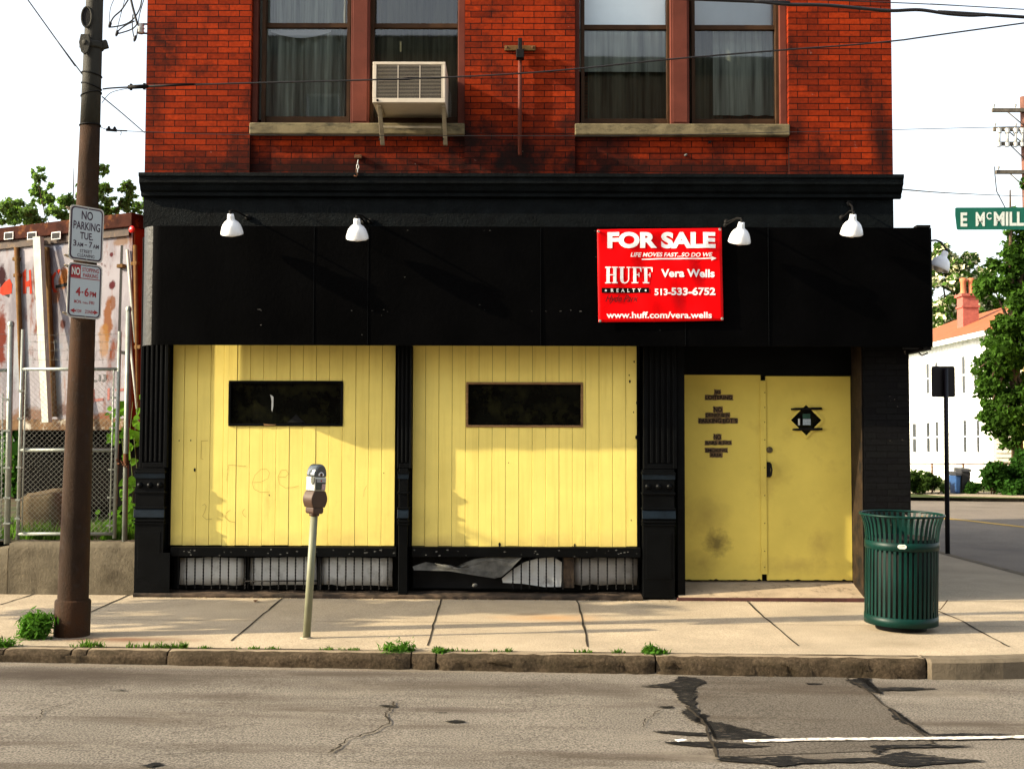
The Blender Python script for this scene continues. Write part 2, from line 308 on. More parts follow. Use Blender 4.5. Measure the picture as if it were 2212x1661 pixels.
GALV = mat('galvanised_steel', (.24, .26, .23), .45, .4, .2, 10, .1, 60, metal=.35, stains=[((.14, .09, .05), 9, .66, .78, .5)])
CHAIN = mat('fence_wire', (.15, .155, .135), .5, .4, .2, 30, metal=.3)
METERP = mat('meter_post_paint', (.155, .16, .10), .5, .4, .18, 6, .15, 50, stains=[((.09, .08, .05), 8, .58, .75, .5, (1, 1, .3))])
MBROWN = mat('meter_brown_paint', (.058, .033, .022), .5, .2, .15, 8)
MSILV = mat('meter_silver', (.52, .52, .46), .35, .5, .1, 8, metal=.35)
MDOME = mat('meter_smoked_dome', (.05, .065, .07), .12, .6, .4, 5, coat=.5)
GREEN = mat('green_powder_coat', (.0010, .019, .0145), .42, .16, .3, 4, .05, 60)
LINER = mat('black_bin_liner', (.006, .006, .006), .7, .2)
SIGNW = mat('sign_white_sheeting', (.40, .45, .47), .4, .4, .05, 3); SIGNB = mat('sign_aluminium', (.45, .43, .38), .5, .4, .1, 5); INKB = mat('sign_dark_ink', (.035, .012, .028), .5, .3, .2, 8); INKR = mat('sign_red_ink', (.30, .010, .012), .5, .3, .15, 8); SIGNG = mat('street_sign_green', (.006, .105, .070), .4, .4, .08, 4); LETW = mat('reflective_white_lettering', (.62, .68, .62), .45, .4, .05, 5)
BANNER = mat('red_vinyl', (.72, .0015, .003), .4, .06, .05, 2); BWHITE = mat('white_vinyl_print', (.80, .80, .80), .4, .3, .02); BBLACK = mat('black_vinyl_print', (.003, .003, .003), .6, .06); BDRED = mat('dark_red_print', (.07, .002, .003), .5, .3)
ENAMEL = mat('white_enamel', (.84, .86, .88), .3, .5, .04, 8, stains=[((.35, .28, .18), 14, .66, .78, .5)])
ACW = mat('ivory_metal', (.50, .44, .35), .5, .35, .08, 6, stains=[((.30, .22, .12), 6, .58, .75, .5)])
CABLE = mat('black_cable', (.012, .012, .014), .6, .3); PORC = mat('grey_porcelain', (.42, .42, .40), .3, .5)
TRB = mat('brown_rusty_rail', (.035, .011, .007), .85, .05, .5, 6, .4, 40, stains=[((.16, .06, .02), 9, .55, .7, .7)]); TRO = mat('orange_rust_side', (.15, .030, .009), .85, .05, .35, 3, .2, 30, stains=[((.12, .03, .012), 4, .5, .7, .7)]); TRBOLT = mat('tan_rusty_bar', (.11, .062, .024), .85, .05, .35, 7, .3, 40, stains=[((.12, .05, .02), 9, .5, .66, .8)]); TRP = mat('pale_aluminium', (.33, .35, .31), .8, .08, .15, 6); TRRED = mat('faded_red_lettering', (.30, .030, .014), .85, .05, .25, 8); TRBLU = mat('old_black_lettering', (.03, .03, .035), .6, .3); TRDK = mat('trailer_shade_black', (.0025, .0022, .002), .9, .02)
TYRE = mat('old_tyre_rubber', (.012, .012, .012), .85, .2)
SIDING = mat('white_siding', (.80, .79, .72), .6, .2, .03, 1); SIDINGY = mat('cream_yellow_siding', (.66, .52, .22), .6, .2, .05, 1); TRIM = mat('white_trim', (.78, .79, .80), .5, .3); ROOFO = mat('orange_roof_tiles', (.27, .085, .034), .8, .2, .15, 2, .4, 14); CHIM = mat('pink_brick_chimney', (.34, .10, .075), .85, .15, .2, 8); POT = mat('terracotta_pot', (.42, .15, .07), .8, .2, .15, 5); WINDK = mat('dark_house_glass', (.05, .055, .06), .15, .4, .3, 1)
BARK = mat('bark', (.07, .048, .03), .95, .1, .4, 6, .8, 20); TPOLE = mat('creosoted_pole', (.13, .062, .045), .9, .1, .3, 4, .3, 20); ARMW = mat('weathered_crossarm', (.11, .095, .075), .9, .1, .3, 5)
LF_FAR = leaf_mat('pale_leaves', (.12, .19, .065), .5, .35); LF_BIG = leaf_mat('mid_green_leaves', (.036, .078, .012), .4, .65, .9); LF_BLO = leaf_mat('blossom_leaves', (.055, .11, .02)); BLOSSOM = mat('cream_blossom', (.72, .68, .42), .8, .1); LF_BUSH = leaf_mat('bush_leaves', (.022, .060, .010), .35, .5, 1.); LF_WEED = leaf_mat('weed_leaves', (.055, .135, .018), .4, .4, 8.); LF_VINE = leaf_mat('vine_leaves', (.085, .21, .018), .45, .3, 5.); GRASSM = leaf_mat('grass_blades', (.065, .13, .022), .4, .5, 5.); LF_TALL = leaf_mat('tall_weed_leaves', (.045, .080, .018), .35, .4, 2.)
BINB = mat('blue_bin_plastic', (.02, .06, .16), .5, .3); BIND = mat('dark_bin_plastic', (.03, .03, .032), .5, .3); PAPER = mat('white_paper', (.75, .73, .70), .7, .2)

# ================================================================== the setting
def sheet(name, outline, zf, m, kind='structure', parent=None, dz=0., nx=1):
    mb = MB(); mb.poly([(x, y, zf(x)+dz) for x, y in outline]); return tag(mb.build(name, m, parent), kind=kind)
mb = MB(); mb.poly([(-500, -300, -.45), (500, -300, -.45), (500, 900, -.45), (-500, 900, -.45)]); tag(mb.build('ground', TURF), kind='structure')
# road in strips so that its cross slope can follow
mb = MB(); xs = [-60, -8, -6, -4, -2, 0, 2, 3.3, 4.5, 60]
for a, b in zip(xs, xs[1:]): mb.poly([(a, -40, rz(a)), (b, -40, rz(b)), (b, -2.4, rz(b)), (a, -2.4, rz(a))])
road = tag(mb.build('road', ASPH), kind='structure')
FK = [G(x, y, -.17, 0) for x, y in ((1780, 1066), (1969, 1073), (2039, 1079), (2212, 1083), (2420, 1094))]
FKl = [(-30, FK[0].y+4)] + [(p.x, p.y) for p in FK] + [(60, FK[-1].y-6)]
mb = MB(); mb.poly([(4.5, -2.4, -.201), (60, -2.4, -.201), (60, FKl[-1][1]+.2, -.17)] + [(x, y+.2, -.17) for x, y in FKl[::-1][1:]] + [(4.5, 12, -.17)])
tag(mb.build('side_street', ASPHS), kind='structure')
mb = MB(); cl = [G(x, y, -.166, 0) for x, y in ((1990, 1116), (2094, 1125), (2180, 1135), (2400, 1160))]; mb.ribbon([(p.x, p.y, -.165) for p in cl], .1, (0, 0, 1)); mb.ribbon([(p.x+.05, p.y+.28, -.165) for p in cl], .1, (0, 0, 1))
tag(mb.build('centre_line', YPAINT), kind='structure')
mb = MB()
for (xa, ya), (xb, yb) in zip(FKl, FKl[1:]):
    mb.add([(xa, ya, -.2), (xb, yb, -.2), (xb, yb, -.05), (xa, ya, -.05)], [(0, 1, 2, 3)])
    mb.add([(xa, ya, -.05), (xb, yb, -.05), (xb, yb+4.2, -.04), (xa, ya+4.2, -.04)], [(0, 1, 2, 3)])
tag(mb.build('far_pavement', KERBC), kind='structure')
mb = MB(); mb.poly([(4.5, 24, -.06), (90, 10, -.06), (120, 140, -.06), (-60, 140, -.06), (-60, 30, -.06)]); tag(mb.build('verge', TURF), kind='structure')
# pavement in front of and beside the building
KY = lambda X: -3.06 - .02*max(-4, min(3, X)) if X < 3 else -3.12          # kerb line at the back of the kerb stones
arc = [(3.15+3.15*math.sin(t), .02-3.12*math.cos(t)) for t in [i*math.pi/2/14 for i in range(15)]]
mb = MB(); xs = [-30, -8, -5, -3, -1, 1, 3.15]
for a, b in zip(xs, xs[1:]): mb.poly([(a, KY(a), gz(a)), (b, KY(b), gz(b)), (b, .6, gz(b)), (a, .6, gz(a))])
for (xa, ya), (xb, yb) in zip(arc, arc[1:]): mb.poly([(3.15, .02, gz(3.15)), (xa, ya, gz(xa)), (xb, yb, gz(xb))])
mb.poly([(3.15, .02, gz(3.15)), (6.3, .02, gz(6.3)), (6.3, 8, gz(6.3)), (3.15, 8, gz(3.15))]); mb.poly([(3.15, 8, gz(3.15)), (6.3, 8, gz(6.3)), (6.6, 14, gz(6.3)), (3.15, 14, gz(3.15))])
walk = tag(mb.build('pavement', WALK), kind='structure')
mb = MB()
for q in ([c3(170, 75), c3(0, 128)], [c3(575, 78), c3(385, 163), c3(250, 235)], [c3(1230, 95), c3(1120, 185), c3(1000, 285)], [c3(1912, 95), c3(1880, 200), c3(1850, 305)],
          [c4(283, 103), c4(305, 175), c4(330, 310)], [c4(990, 88), c4(1090, 180), c4(1240, 305)], [c4(1840, 155), c4(1960, 205), c4(2030, 248), c4(2150, 310)]):
    pts = [G(*p) for p in q]; L = []
    for a, b in zip(pts, pts[1:]):
        for i in range(6):
            p = a.lerp(b, i/6) + Vector((random.uniform(-.006, .006), 0, 0)); L.append(p)
    L.append(pts[-1]); mb.ribbon([(p.x, p.y, gz(p.x)+.004) for p in L], [random.uniform(.012, .024) for _ in L], (0, 0, 1))
for X0, X1, yy in ((-30, 6.2, 1345),):
    q = [(G(1106, yy).y+random.uniform(-.004, .004)) for _ in range(60)]
    L = [(X0+(X1-X0)*i/59, q[i]) for i in range(60)]; mb.ribbon([(x, y-.012*x*.3, gz(x)+.004) for x, y in L], [random.uniform(.005, .009) for _ in L], (0, 0, 1))
L = [(x, KY(x)+.012) for x in np.linspace(-12, 3.1, 80)]; mb.ribbon([(x, y, gz(x)+.0045) for x, y in L], [random.uniform(.008, .03) for _ in L], (0, 0, 1))
L = [(4.02+i*.1, .02+random.uniform(-.01, .01)) for i in range(23)]; mb.ribbon([(x, y, gz(x)+.0042) for x, y in L], .014, (0, 0, 1))
tag(mb.build('pavement_joints', JOINT), kind='structure')
# kerb stones: separate blocks with worn noses
def kerbstone(mb, xa, xb, seed, wear=.012):
    rnd = random.Random(seed); n = max(2, int((xb-xa)/.06)); rows = []
    for i in range(n+1):
        x = xa+(xb-xa)*i/n; y0 = KY(x)-.006; zt, zb = gz(x)+.002, rz(x)-.03; e = .02 if i in (0, n) else 0
        j = lambda a: rnd.uniform(-a, a)*wear/.012
        rows.append([(x, y0+.0, zt-.001), (x, y0-.085+j(.006), zt+j(.003)-e*.3), (x, y0-.118+j(.008)+e*.6, zt-.014+j(.006)-e*.4), (x, y0-.136+j(.010)+e, zt-.045+j(.008)), (x, y0-.140+j(.012)+e, (zt+zb)/2+j(.01)), (x, y0-.142+j(.01)+e, zb)])
    m = 6; b = [p for r in rows for p in r]; fs = [(i*m+k, (i+1)*m+k, (i+1)*m+k+1, i*m+k+1) for i in range(n) for k in range(m-1)]
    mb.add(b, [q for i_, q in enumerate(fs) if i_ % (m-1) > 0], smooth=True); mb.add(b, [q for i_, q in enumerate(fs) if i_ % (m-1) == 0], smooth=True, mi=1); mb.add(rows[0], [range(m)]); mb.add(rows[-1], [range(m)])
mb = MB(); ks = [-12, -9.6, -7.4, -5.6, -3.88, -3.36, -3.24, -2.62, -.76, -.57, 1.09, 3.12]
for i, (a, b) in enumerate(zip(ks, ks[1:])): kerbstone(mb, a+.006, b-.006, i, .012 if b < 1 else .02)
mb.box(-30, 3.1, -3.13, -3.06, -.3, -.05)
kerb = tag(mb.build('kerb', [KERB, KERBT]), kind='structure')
mb = MB(); cx, cy = 3.15, .02; pth = [(3.122, cy-3.275)] + [(cx+(3.30)*math.sin(t), cy-3.29*math.cos(t)) for t in [i*math.pi/2/28 for i in range(29)]] + [(6.45, 4), (6.45, 8), (6.75, 14)]
ins = [(3.122, cy-3.08)] + [(cx+3.14*math.sin(t), cy-3.11*math.cos(t)) for t in [i*math.pi/2/28 for i in range(29)]] + [(6.29, 4), (6.29, 8), (6.59, 14)]
for i in range(len(pth)-1):
    (xa, ya), (xb, yb), (ua, va), (ub, vb) = pth[i], pth[i+1], ins[i], ins[i+1]; za, zb = gz(ua)+.003, gz(ub)+.003
    f = .02; na = ((xa-ua), (ya-va))
    mb.add([(ua, va, za), (ub, vb, zb), (xb-(xb-ub)*.15, yb-(yb-vb)*.15, zb), (xa-(xa-ua)*.15, ya-(ya-va)*.15, za), (xb, yb, zb-.025), (xa, ya, za-.025), (xb, yb, -.3), (xa, ya, -.3)], [(0, 1, 2, 3), (3, 2, 4, 5), (5, 4, 6, 7)])
tag(mb.build('corner_kerb', KERBF), kind='structure')
# road patch, tar, paint, cracks
mb = MB(); q = [c4(770, 440), c4(1445, 440), c4(1640, 575), c4(1830, 725), c4(1560, 760), c4(880, 785), c4(840, 640), c4(790, 520)]; mb.poly([(p.x, p.y, rz(p.x)+.004) for p in [GR(*a) for a in q]]); tag(mb.build('road_patch', ASPHD), kind='structure')
def ragged(pts, k=6, amp=.02, f=GR):
    w = [f(*p) for p in pts]; out = []
    for a, b in zip(w, w[1:]+w[:1]):
        for i in range(k): p = a.lerp(b, i/k); out.append((p.x+random.uniform(-amp, amp)*1.6, p.y+random.uniform(-amp, amp)*.7))
    return out
mb = MB()
def tarpoly(cp, amp=.025, k=11):
    o = ragged([c4(*p) for p in cp], k, amp); b = len(mb.v); mb.poly([(x, y, rz(x)+.008) for x, y in o])
for cp in ([(560, 482), (690, 465), (730, 440), (800, 445), (845, 466), (800, 485), (790, 520), (815, 600), (855, 610), (800, 628), (835, 650), (770, 625), (735, 590), (765, 575), (720, 530), (700, 490)],
           [(845, 632), (900, 640), (990, 660), (1100, 690), (1170, 705), (1090, 708), (960, 712), (880, 712), (860, 670)],
           [(600, 678), (700, 676), (860, 686), (850, 696), (740, 692)],
           [(630, 722), (760, 722), (900, 722), (1110, 742), (1010, 748), (880, 748), (720, 735)],
           [(870, 800), (960, 785), (1080, 795), (1180, 780), (1300, 800), (1560, 790), (1690, 762), (1900, 795), (2060, 805), (1880, 815), (1700, 830), (1560, 810), (1280, 815), (1160, 828), (1070, 815), (960, 808)],
           [(1450, 455), (1500, 446), (1548, 448), (1535, 470), (1560, 488), (1720, 486), (1835, 492), (1720, 500), (1600, 500), (1590, 515), (1540, 500), (1490, 480)],
           [(1630, 575), (1680, 600), (1750, 655), (1810, 690), (1790, 690), (1700, 645), (1650, 620)],
           [(1800, 690), (1950, 685), (2170, 690), (2100, 698), (1850, 698)], [(1560, 738), (1800, 735), (1990, 740), (1900, 746), (1620, 748), (1580, 775), (1560, 770)],
           [(1275, 470), (1330, 468), (1335, 474), (1285, 476)], [(640, 570), (690, 568), (695, 574), (650, 576)]): tarpoly(cp, .014)
for cp in ([(1920, 637), (1975, 630), (2020, 637), (1975, 643)], [(1625, 569), (1680, 566), (1725, 570), (1680, 575)], [(1880, 598), (1930, 596), (1935, 600)], [(600, 830), (680, 815), (715, 822), (660, 836)], [(470, 500), (540, 498), (545, 503)]):
    o = ragged([c3(*p) for p in cp], 5, .010); mb.poly([(x, y, rz(x)+.008) for x, y in o])
tag(mb.build('tar_patches', TAR), kind='structure')
mb = MB()
def crack(pts, c, w0, w1):
    w = [GR(*c(*p)) for p in pts]; L = []
    for a, b in zip(w, w[1:]):
        for i in range(5):
            p = a.lerp(b, i/5); L.append((p.x+random.uniform(-.012, .012), p.y+random.uniform(-.012, .012), rz(p.x)+.010))
    L.append((w[-1].x, w[-1].y, rz(w[-1].x)+.010)); mb.ribbon(L, [random.uniform(w0, w1) for _ in L], (0, 0, 1))
crack([(1700, 550), (1705, 572), (1665, 605), (1690, 640), (1620, 680), (1500, 715), (1470, 745), (1420, 775)], c3, .006, .02)
crack([(310, 555), (190, 585), (180, 612), (150, 630)], c3, .004, .011); crack([(1130, 645), (900, 672), (740, 690)], c3, .003, .009); crack([(1000, 752), (860, 770), (700, 782)], c3, .003, .010); crack([(780, 505), (700, 520)], c3, .003, .008); crack([(330, 745), (210, 760), (460, 768)], c3, .002, .006)
crack([(645, 585), (600, 615), (580, 632), (560, 660)], c4, .004, .010); crack([(760, 570), (830, 640), (870, 730), (885, 790)], c4, .008, .022); crack([(1445, 445), (1560, 520), (1690, 630), (1790, 705), (1830, 735)], c4, .008, .02); crack([(500, 433), (900, 437), (1440, 437)], c4, .004, .012)
tag(mb.build('road_cracks', JOINT), kind='structure')
mb = MB(); a = [GR(*c4(x, y)) for x, y in ((1000, 722), (1300, 714), (1600, 712), (1900, 709), (2212, 703), (2700, 696))]; L = []
for p, q in zip(a, a[1:]):
    for i in range(16): r = p.lerp(q, i/16); L.append((r.x, r.y+random.uniform(-.004, .004), rz(r.x)+.0115))
mb.ribbon(L, [random.uniform(.045, .075) for _ in L], (0, 0, 1)); tag(mb.build('lane_line', WPAINT), kind='structure')

# ================================================================== the building
B = thing('brick_building', (0, 0, 0), 'red brick corner building with a black and yellow boarded shopfront', 'building')
BX0, BX1, BY1, BTOP = -3.84, 3.97, 11.8, 11.2
ZC = P(1106, 381, 0).z                                  # underside of the brick, top of the cornice
rX = lambda x, Y=0., y=200: P(x, y, Y).x
pL, pM0, pM1, pR = rX(541), rX(1004), rX(1242), rX(1704)
SZ1 = P(1106, 268, 0).z; SZ0 = P(1106, 293, 0).z; HEAD = 7.15
mb = MB()
for a, b in ((BX0, pL), (pM0, pM1), (pR, BX1)): mb.box(a, b, 0, .34, ZC, BTOP)
for a, b in ((pL, pM0), (pM1, pR)):
    mb.box(a, b, .045, .34, ZC, SZ0-.002); mb.box(a, b, .02, .34, HEAD, BTOP)
wall = mb.build('wall', BRICK, B)
mb = MB(); mb.box(BX0+.004, BX0+.3, .342, BY1, .0, BTOP-.003); mb.box(BX1-.3, BX1-.004, .342, BY1, 2.3, BTOP-.003); mb.box(BX0+.3, BX1-.3, BY1-.3, BY1-.002, 0, BTOP-.003)
mb.build('wall', BRICK, B)
mb = MB(); mb.box(BX0-.0, BX1, -.0, BY1, BTOP, BTOP+.15); mb.box(BX0+.31, BX1-.31, .36, BY1-.31, 3.9, 4.05); mb.split('roof', BLACK, B)
# windows
def window(x0, x1, glass, sash_bottom, rail, mull, curtains):
    a, b = rX(x0), rX(x1); wy = .17
    w = MB().box(a+.002, a+.05, .07, .2, SZ1, HEAD).box(b-.075, b-.002, .075, .2, SZ1, HEAD).box(a+.05, b-.075, .07, .2, HEAD-.06, HEAD).build('window', BROWNFRAME, B, bevel=.006)
    m0, m1 = rect(mull[0], 200, mull[1], 260, .04)[:2]
    mb = MB(); mb.box(m0, m1, .04, .2, SZ1+.001, HEAD-.06); mb.box(m0+.02, m1-.02, .032, .0399, SZ1+.03, HEAD-.1); mb.build('mullion', BROWNFRAME, w, bevel=.006)
    mb = MB(); mb.box(a-.001, b+.001, -.035, .34, SZ0, SZ1-.001)
    mb.build('sill', STONE, w, bevel=.012)
    zr = P(1106, rail, wy).z
    for (g0, g1) in glass:
        X0, X1 = rX(g0, wy), rX(g1, wy); Zb = P(1106, sash_bottom, wy).z
        t = .035; mb = MB(); mb.box(X0-t, X0, wy, wy+.04, SZ1+.012, zr); mb.box(X1, X1+t, wy, wy+.04, SZ1+.012, zr); mb.box(X0, X1, wy, wy+.04, SZ1+.012, Zb); mb.box(X0-t-.002, X1+t+.002, wy-.008, wy+.045, zr, zr+.05)
        mb.build('sash', SASH, w, bevel=.004)
        mb = MB(); y2 = wy+.045; mb.box(X0-t, X0, y2, y2+.04, zr+.05, HEAD-.1); mb.box(X1, X1+t, y2, y2+.04, zr+.05, HEAD-.1); mb.box(X0-t, X1+t, y2, y2+.04, HEAD-.1, HEAD-.06); mb.build('sash', SASH, w, bevel=.004)
        mb = MB(); mb.box(X0-t, X0-.0, wy-.05, wy-.002, SZ1+.01, HEAD-.06); mb.box(X1, X1+t, wy-.05, wy-.010, SZ1+.01, HEAD-.06); mb.box(X0-t, X1+t, wy-.05, wy-.002, SZ1+.001, SZ1+.01); mb.build('frame', SASH, w)
        MB().poly([(X0-.004, wy+.02, Zb-.004), (X1+.004, wy+.02, Zb-.004), (X1+.004, wy+.02, zr+.004), (X0-.004, wy+.02, zr+.004)]).build('pane', GLASS, w)
        MB().poly([(X0-.004, y2+.02, zr+.046), (X1+.004, y2+.02, zr+.046), (X1+.004, y2+.02, HEAD-.096), (X0-.004, y2+.02, HEAD-.096)]).build('pane', GLASS, w)
    for (name, m, x_0, y_0, x_1, y_1, dep, amp, seed) in curtains:
        X0, X1, Z0, Z1 = rect(x_0, y_0, x_1, y_1, .28+dep); r = random.Random(seed); n = 90; mb = MB(); ph = [r.uniform(0, 6) for _ in range(4)]; kk = [r.uniform(18, 55) for _ in range(4)]
        pr = []
        for i in range(n+1):
            x = X0+(X1-X0)*i/n; pr.append((x, .28+dep+amp*sum(math.sin(k*x+p) for k, p in zip(kk, ph))/2))
        for i in range(n):
            (xa, ya), (xb, yb) = pr[i], pr[i+1]; mb.add([(xa, ya, Z0), (xb, yb, Z0), (xb, yb*.6+.4*(.28+dep), Z1), (xa, ya*.6+.4*(.28+dep), Z1)], [(0, 1, 2, 3)], smooth=True)
        mb.build(name, m, w, norm=False)
    return w
window(541, 1004, ((574, 750), (808, 988)), 253, 62, (757, 797), [('curtain', CURT, 560, -160, 757, 262, .02, .055, 1), ('curtain', CURTD, 800, -160, 1000, 262, .02, .03, 2)])
window(1242, 1704, ((1262, 1440), (1500, 1674)), 256, 64, (1449, 1489), [('blind', BLIND, 1250, -160, 1450, 64, -.005, .0, 3), ('blind', BLIND, 1490, -160, 1690, 64, -.005, .002, 4), ('blind', CURT, 1250, 56, 1450, 156, .03, .0, 5), ('curtain', CURTD, 1270, 150, 1450, 262, .07, .03, 6), ('curtain', CURT, 1540, 60, 1685, 250, .06, .02, 7), ('curtain', CURTD, 1490, 60, 1560, 262, .12, .03, 8)])
mb = MB()
pts = []
for i in range(17):
    t = i/16; x = 585+130*t; pts.append((x, 70+13*math.sin(math.pi*t)))
mb.add([P(x, 66, .25) for x, y in pts]+[P(x, y, .25) for x, y in pts], [(i, i+1, 18+i, 17+i) for i in range(16)]); mb.build('reflection_crescent', BLIND, [o for o in B.children if o.name.startswith('window')][0])  # white crescent stands in for a reflection in the pane
# cornice and frieze
prof = [(-.14, ZC), (-.14, ZC-.035), (-.125, ZC-.05), (-.12, ZC-.10), (-.095, ZC-.125), (-.075, ZC-.17), (-.05, ZC-.19), (-.05, ZC-.225), (-.012, ZC-.235)]
mb = MB(); mb.prism([(BX0-.02, y, z) for y, z in prof] + [(BX0-.02, -.004, ZC-.235), (BX0-.02, -.004, ZC)], (BX1-BX0+.09, 0, 0)); mb.box(BX1+.001, BX1+.07, -.003, 2.5, ZC-.05, ZC-.001)
mb.build('cornice', BLACKW, B, bevel=.004)
FZ0 = P(1106, 491, 0).z - .02
MB().box(BX0-.004, BX1-.001, -.002, .33, FZ0, ZC-.001).build('frieze', BLACKW, B)
mb = MB(); mb.box(BX0, BX1, .03, .338, 2.80, FZ0-.001); mb.box(BX0+.001, rX(1440), .31, .338, 0, 2.799); mb.build('wall', DARKIN, B)
# sign band of bent sheet metal
AX0, AX1, AYF, AYB, AR = -3.78, 4.247, -.35, -.12, .23; AZ0, AZ1 = P(1106, 747, -.35).z, P(1106, 490, -.35).z
arcp = [(AX0+AR-AR*math.cos(t), AYF+AR-AR*math.sin(t)) for t in [i*math.pi/2/12 for i in range(13)]]
nfl = 46; path = arcp + [(AX0+AR+(AX1-.03-AX0-AR)*i/nfl, AYF) for i in range(1, nfl+1)] + [(AX1-.009, AYF+.009), (AX1, AYF+.03), (AX1, 2.4)]
wob = lambda i, z: .004*math.sin(i*1.7+z*2)*(1 if 13 < i < len(path)-3 else 0)
mb = MB(); L = []; zs = [AZ0, AZ0+.3, AZ0+.6, AZ0+.9, AZ1]
for i, (x, y) in enumerate(path):
    for z in zs: L.append((x, y+wob(i, z), z))
m = len(zs); mb.add(L, [(i*m+k, (i+1)*m+k, (i+1)*m+k+1, i*m+k+1) for i in range(len(path)-1) for k in range(m-1)], smooth=True)
mb.mi = [1 if q < 9*(m-1) else 0 for q in range(len(mb.f))]  # rounded left end takes the copy with the sun sheen painted in
fas = mb.build('sign_band', [SHEET, SHEETSUN], B, norm=False); sd = fas.modifiers.new('thick', 'SOLIDIFY'); sd.thickness = .018; sd.offset = -1; es = fas.modifiers.new('split', 'EDGE_SPLIT'); es.split_angle = math.radians(30)
mb = MB(); mb.prism([(x+.01*(1 if i < 13 else 0), y+.014, AZ1-.04) for i, (x, y) in enumerate(arcp[3:])] + [(AX1-.03, AYF+.02, AZ1-.04), (AX1-.03, -.005, AZ1-.04), (AX0+.06, -.005, AZ1-.04)], (0, 0, .03)); mb.build('cap_plate', SHEET, fas)
mb = MB(); mb.box(AX1-.10, AX1-.02, -.33, 2.3, AZ0-.03, AZ0-.001); mb.box(AX1-.30, AX1-.14, -.33, -.28, AZ0-.02, AZ0-.001); mb.box(AX1-.16, AX1-.02, -.36, -.25, AZ1+.001, AZ1+.028); mb.box(3.99, AX1-.03, -.1, 2.3, AZ1-.05, AZ1-.01); mb.split('bracket', IRON, fas, bevel=.004)
mb = MB(); a = [P(x, y, -.30) for x, y in ((1985, 762), (1992, 768), (2004, 762))]; mb.tube(a, .008, 6); mb.build('bracket', IRON, fas)
mb = MB()
for x in (678, 795, 1168, 1660, 1480): X0 = P(x, 600, AYF).x; mb.box(X0-.003, X0+.003, AYF-.007, AYF+.002, AZ0+.01, AZ1-.012)
mb.split('seam_strip', BLACK, fas)
mb = MB(); r = random.Random(9)
for i in range(30):
    x = r.uniform(AX0+.4, AX1-.3); z = AZ0+r.choice([.35, .36, .9, r.uniform(.05, 1.1), r.uniform(.2, .5), 1.165]); q = r.uniform(.002, .0055); y = AYF-.0075
    if z > 1.1: x = r.uniform(-2.6, 2.0)
    mb.poly([(x+q*r.uniform(.5, 1.3)*math.cos(t)*(2.5 if z > 1.1 else 1), y, z+q*.7*r.uniform(.5, 1.3)*math.sin(t)) for t in [j*math.pi/3 for j in range(6)]])
mb.split('paint_flake', GREYM, fas)
# pilasters
def pilaster(x0, x1, bx0, bx1, yt, narrow=False, lo=None):
    sx0, sx1 = rX(x0, -.02, 900), rX(x1, -.02, 900); b0, b1 = rX(bx0, -.02, 1060), rX(bx1, -.02, 1060); zp = lambda y: P(1106, y, -.03).z
    mb = MB(); n = 3 if narrow else 5; w = (sx1-sx0)
    mb.box(sx0, sx1, -.005, .305, zp(1012), AZ1-.06)
    # shaft with flutes: ribs standing between grooves
    zt, zb = AZ1-.06, zp(1012); e = w*.12; rib = (w-2*e)/(2*n-1)
    mb.box(sx0, sx0+e, -.022, -.0051, zb, zt); mb.box(sx1-e, sx1, -.022, -.0051, zb, zt)
    for i in range(n-1): mb.box(sx0+e+rib*(2*i+1), sx0+e+rib*(2*i+2), -.022, -.0051, zb+.06, zt)
    mb.box(sx0+e, sx1-e, -.0215, -.0051, zb, zb+.05)
    p = mb.build('pilaster', BLACK, B, bevel=.004)
    mb = MB(); mb.box(b0+.012, b1-.012, -.034, .304, gz(b0)+.02, zp(1013)); 
    if not narrow:
        mb.box(b0+.045, b1-.045, -.0375, -.0341, zp(1250), zp(1150))
    mb.build('pedestal', BLACK, p, bevel=.006)
    mb = MB()
    for (ya, yb, d) in ((1019, 1024, .018), (1063, 1067, .012), (1096, 1100, .022), (1124, 1128, .020), (1131, 1134, .012)): mb.box(b0, b1, -.0345-d, .30, zp(yb), zp(ya))
    mb.split('moulding', BLACK, p, bevel=.003)
    mb = MB(); yc = [(-.036, zp(1024)), (-.048, zp(1024)), (-.040, zp(1035)), (-.036, zp(1035))]; mb.prism([(b0+.004, y, z) for y, z in yc], (b1-b0-.008, 0, 0))
    yc = [(-.036, zp(1101)), (-.045, zp(1101)), (-.064, zp(1119)), (-.036, zp(1121))]; mb.prism([(b0+.002, y, z) for y, z in yc], (b1-b0-.004, 0, 0)); mb.split('moulding', BLUEB, p, bevel=.003)
    if not narrow:
        mb = MB()
        for i in range(3):
            c = (b0+(b1-b0)*(.18+.32*i), -.034, zp(1050)); mb.lathe([(.031, 0), (.029, .012), (.020, .022), (.008, .028), (.0, .029)], c, (0, -1, 0), 14)
        mb.split('boss', BLACK, p)
    return p
pilaster(302, 362, 291, 358, 745); pilaster(859, 889, 859, 884, 750, True); pilaster(1390, 1462, 1386, 1459, 750)
# stone base block beside the first pilaster and corner pier
X0, X1, Z0, Z1 = rect(286, 1172, 372, 1276, -.02); MB().box(X0+.15, X1-.02, -.0395, -.0345, gz(X0), Z1-.1).build('base_block', BLACK, B)
px0 = rX(1868, -.03, 1100); MB().box(px0, 4.10, -.03, .30, gz(4), AZ1-.07).build('corner_pier', BLACKBRICK, B)
MB().box(3.68, 4.098, .345, 11.7, gz(4)-.05, 2.299).build('wall', BLACKBRICK, B)
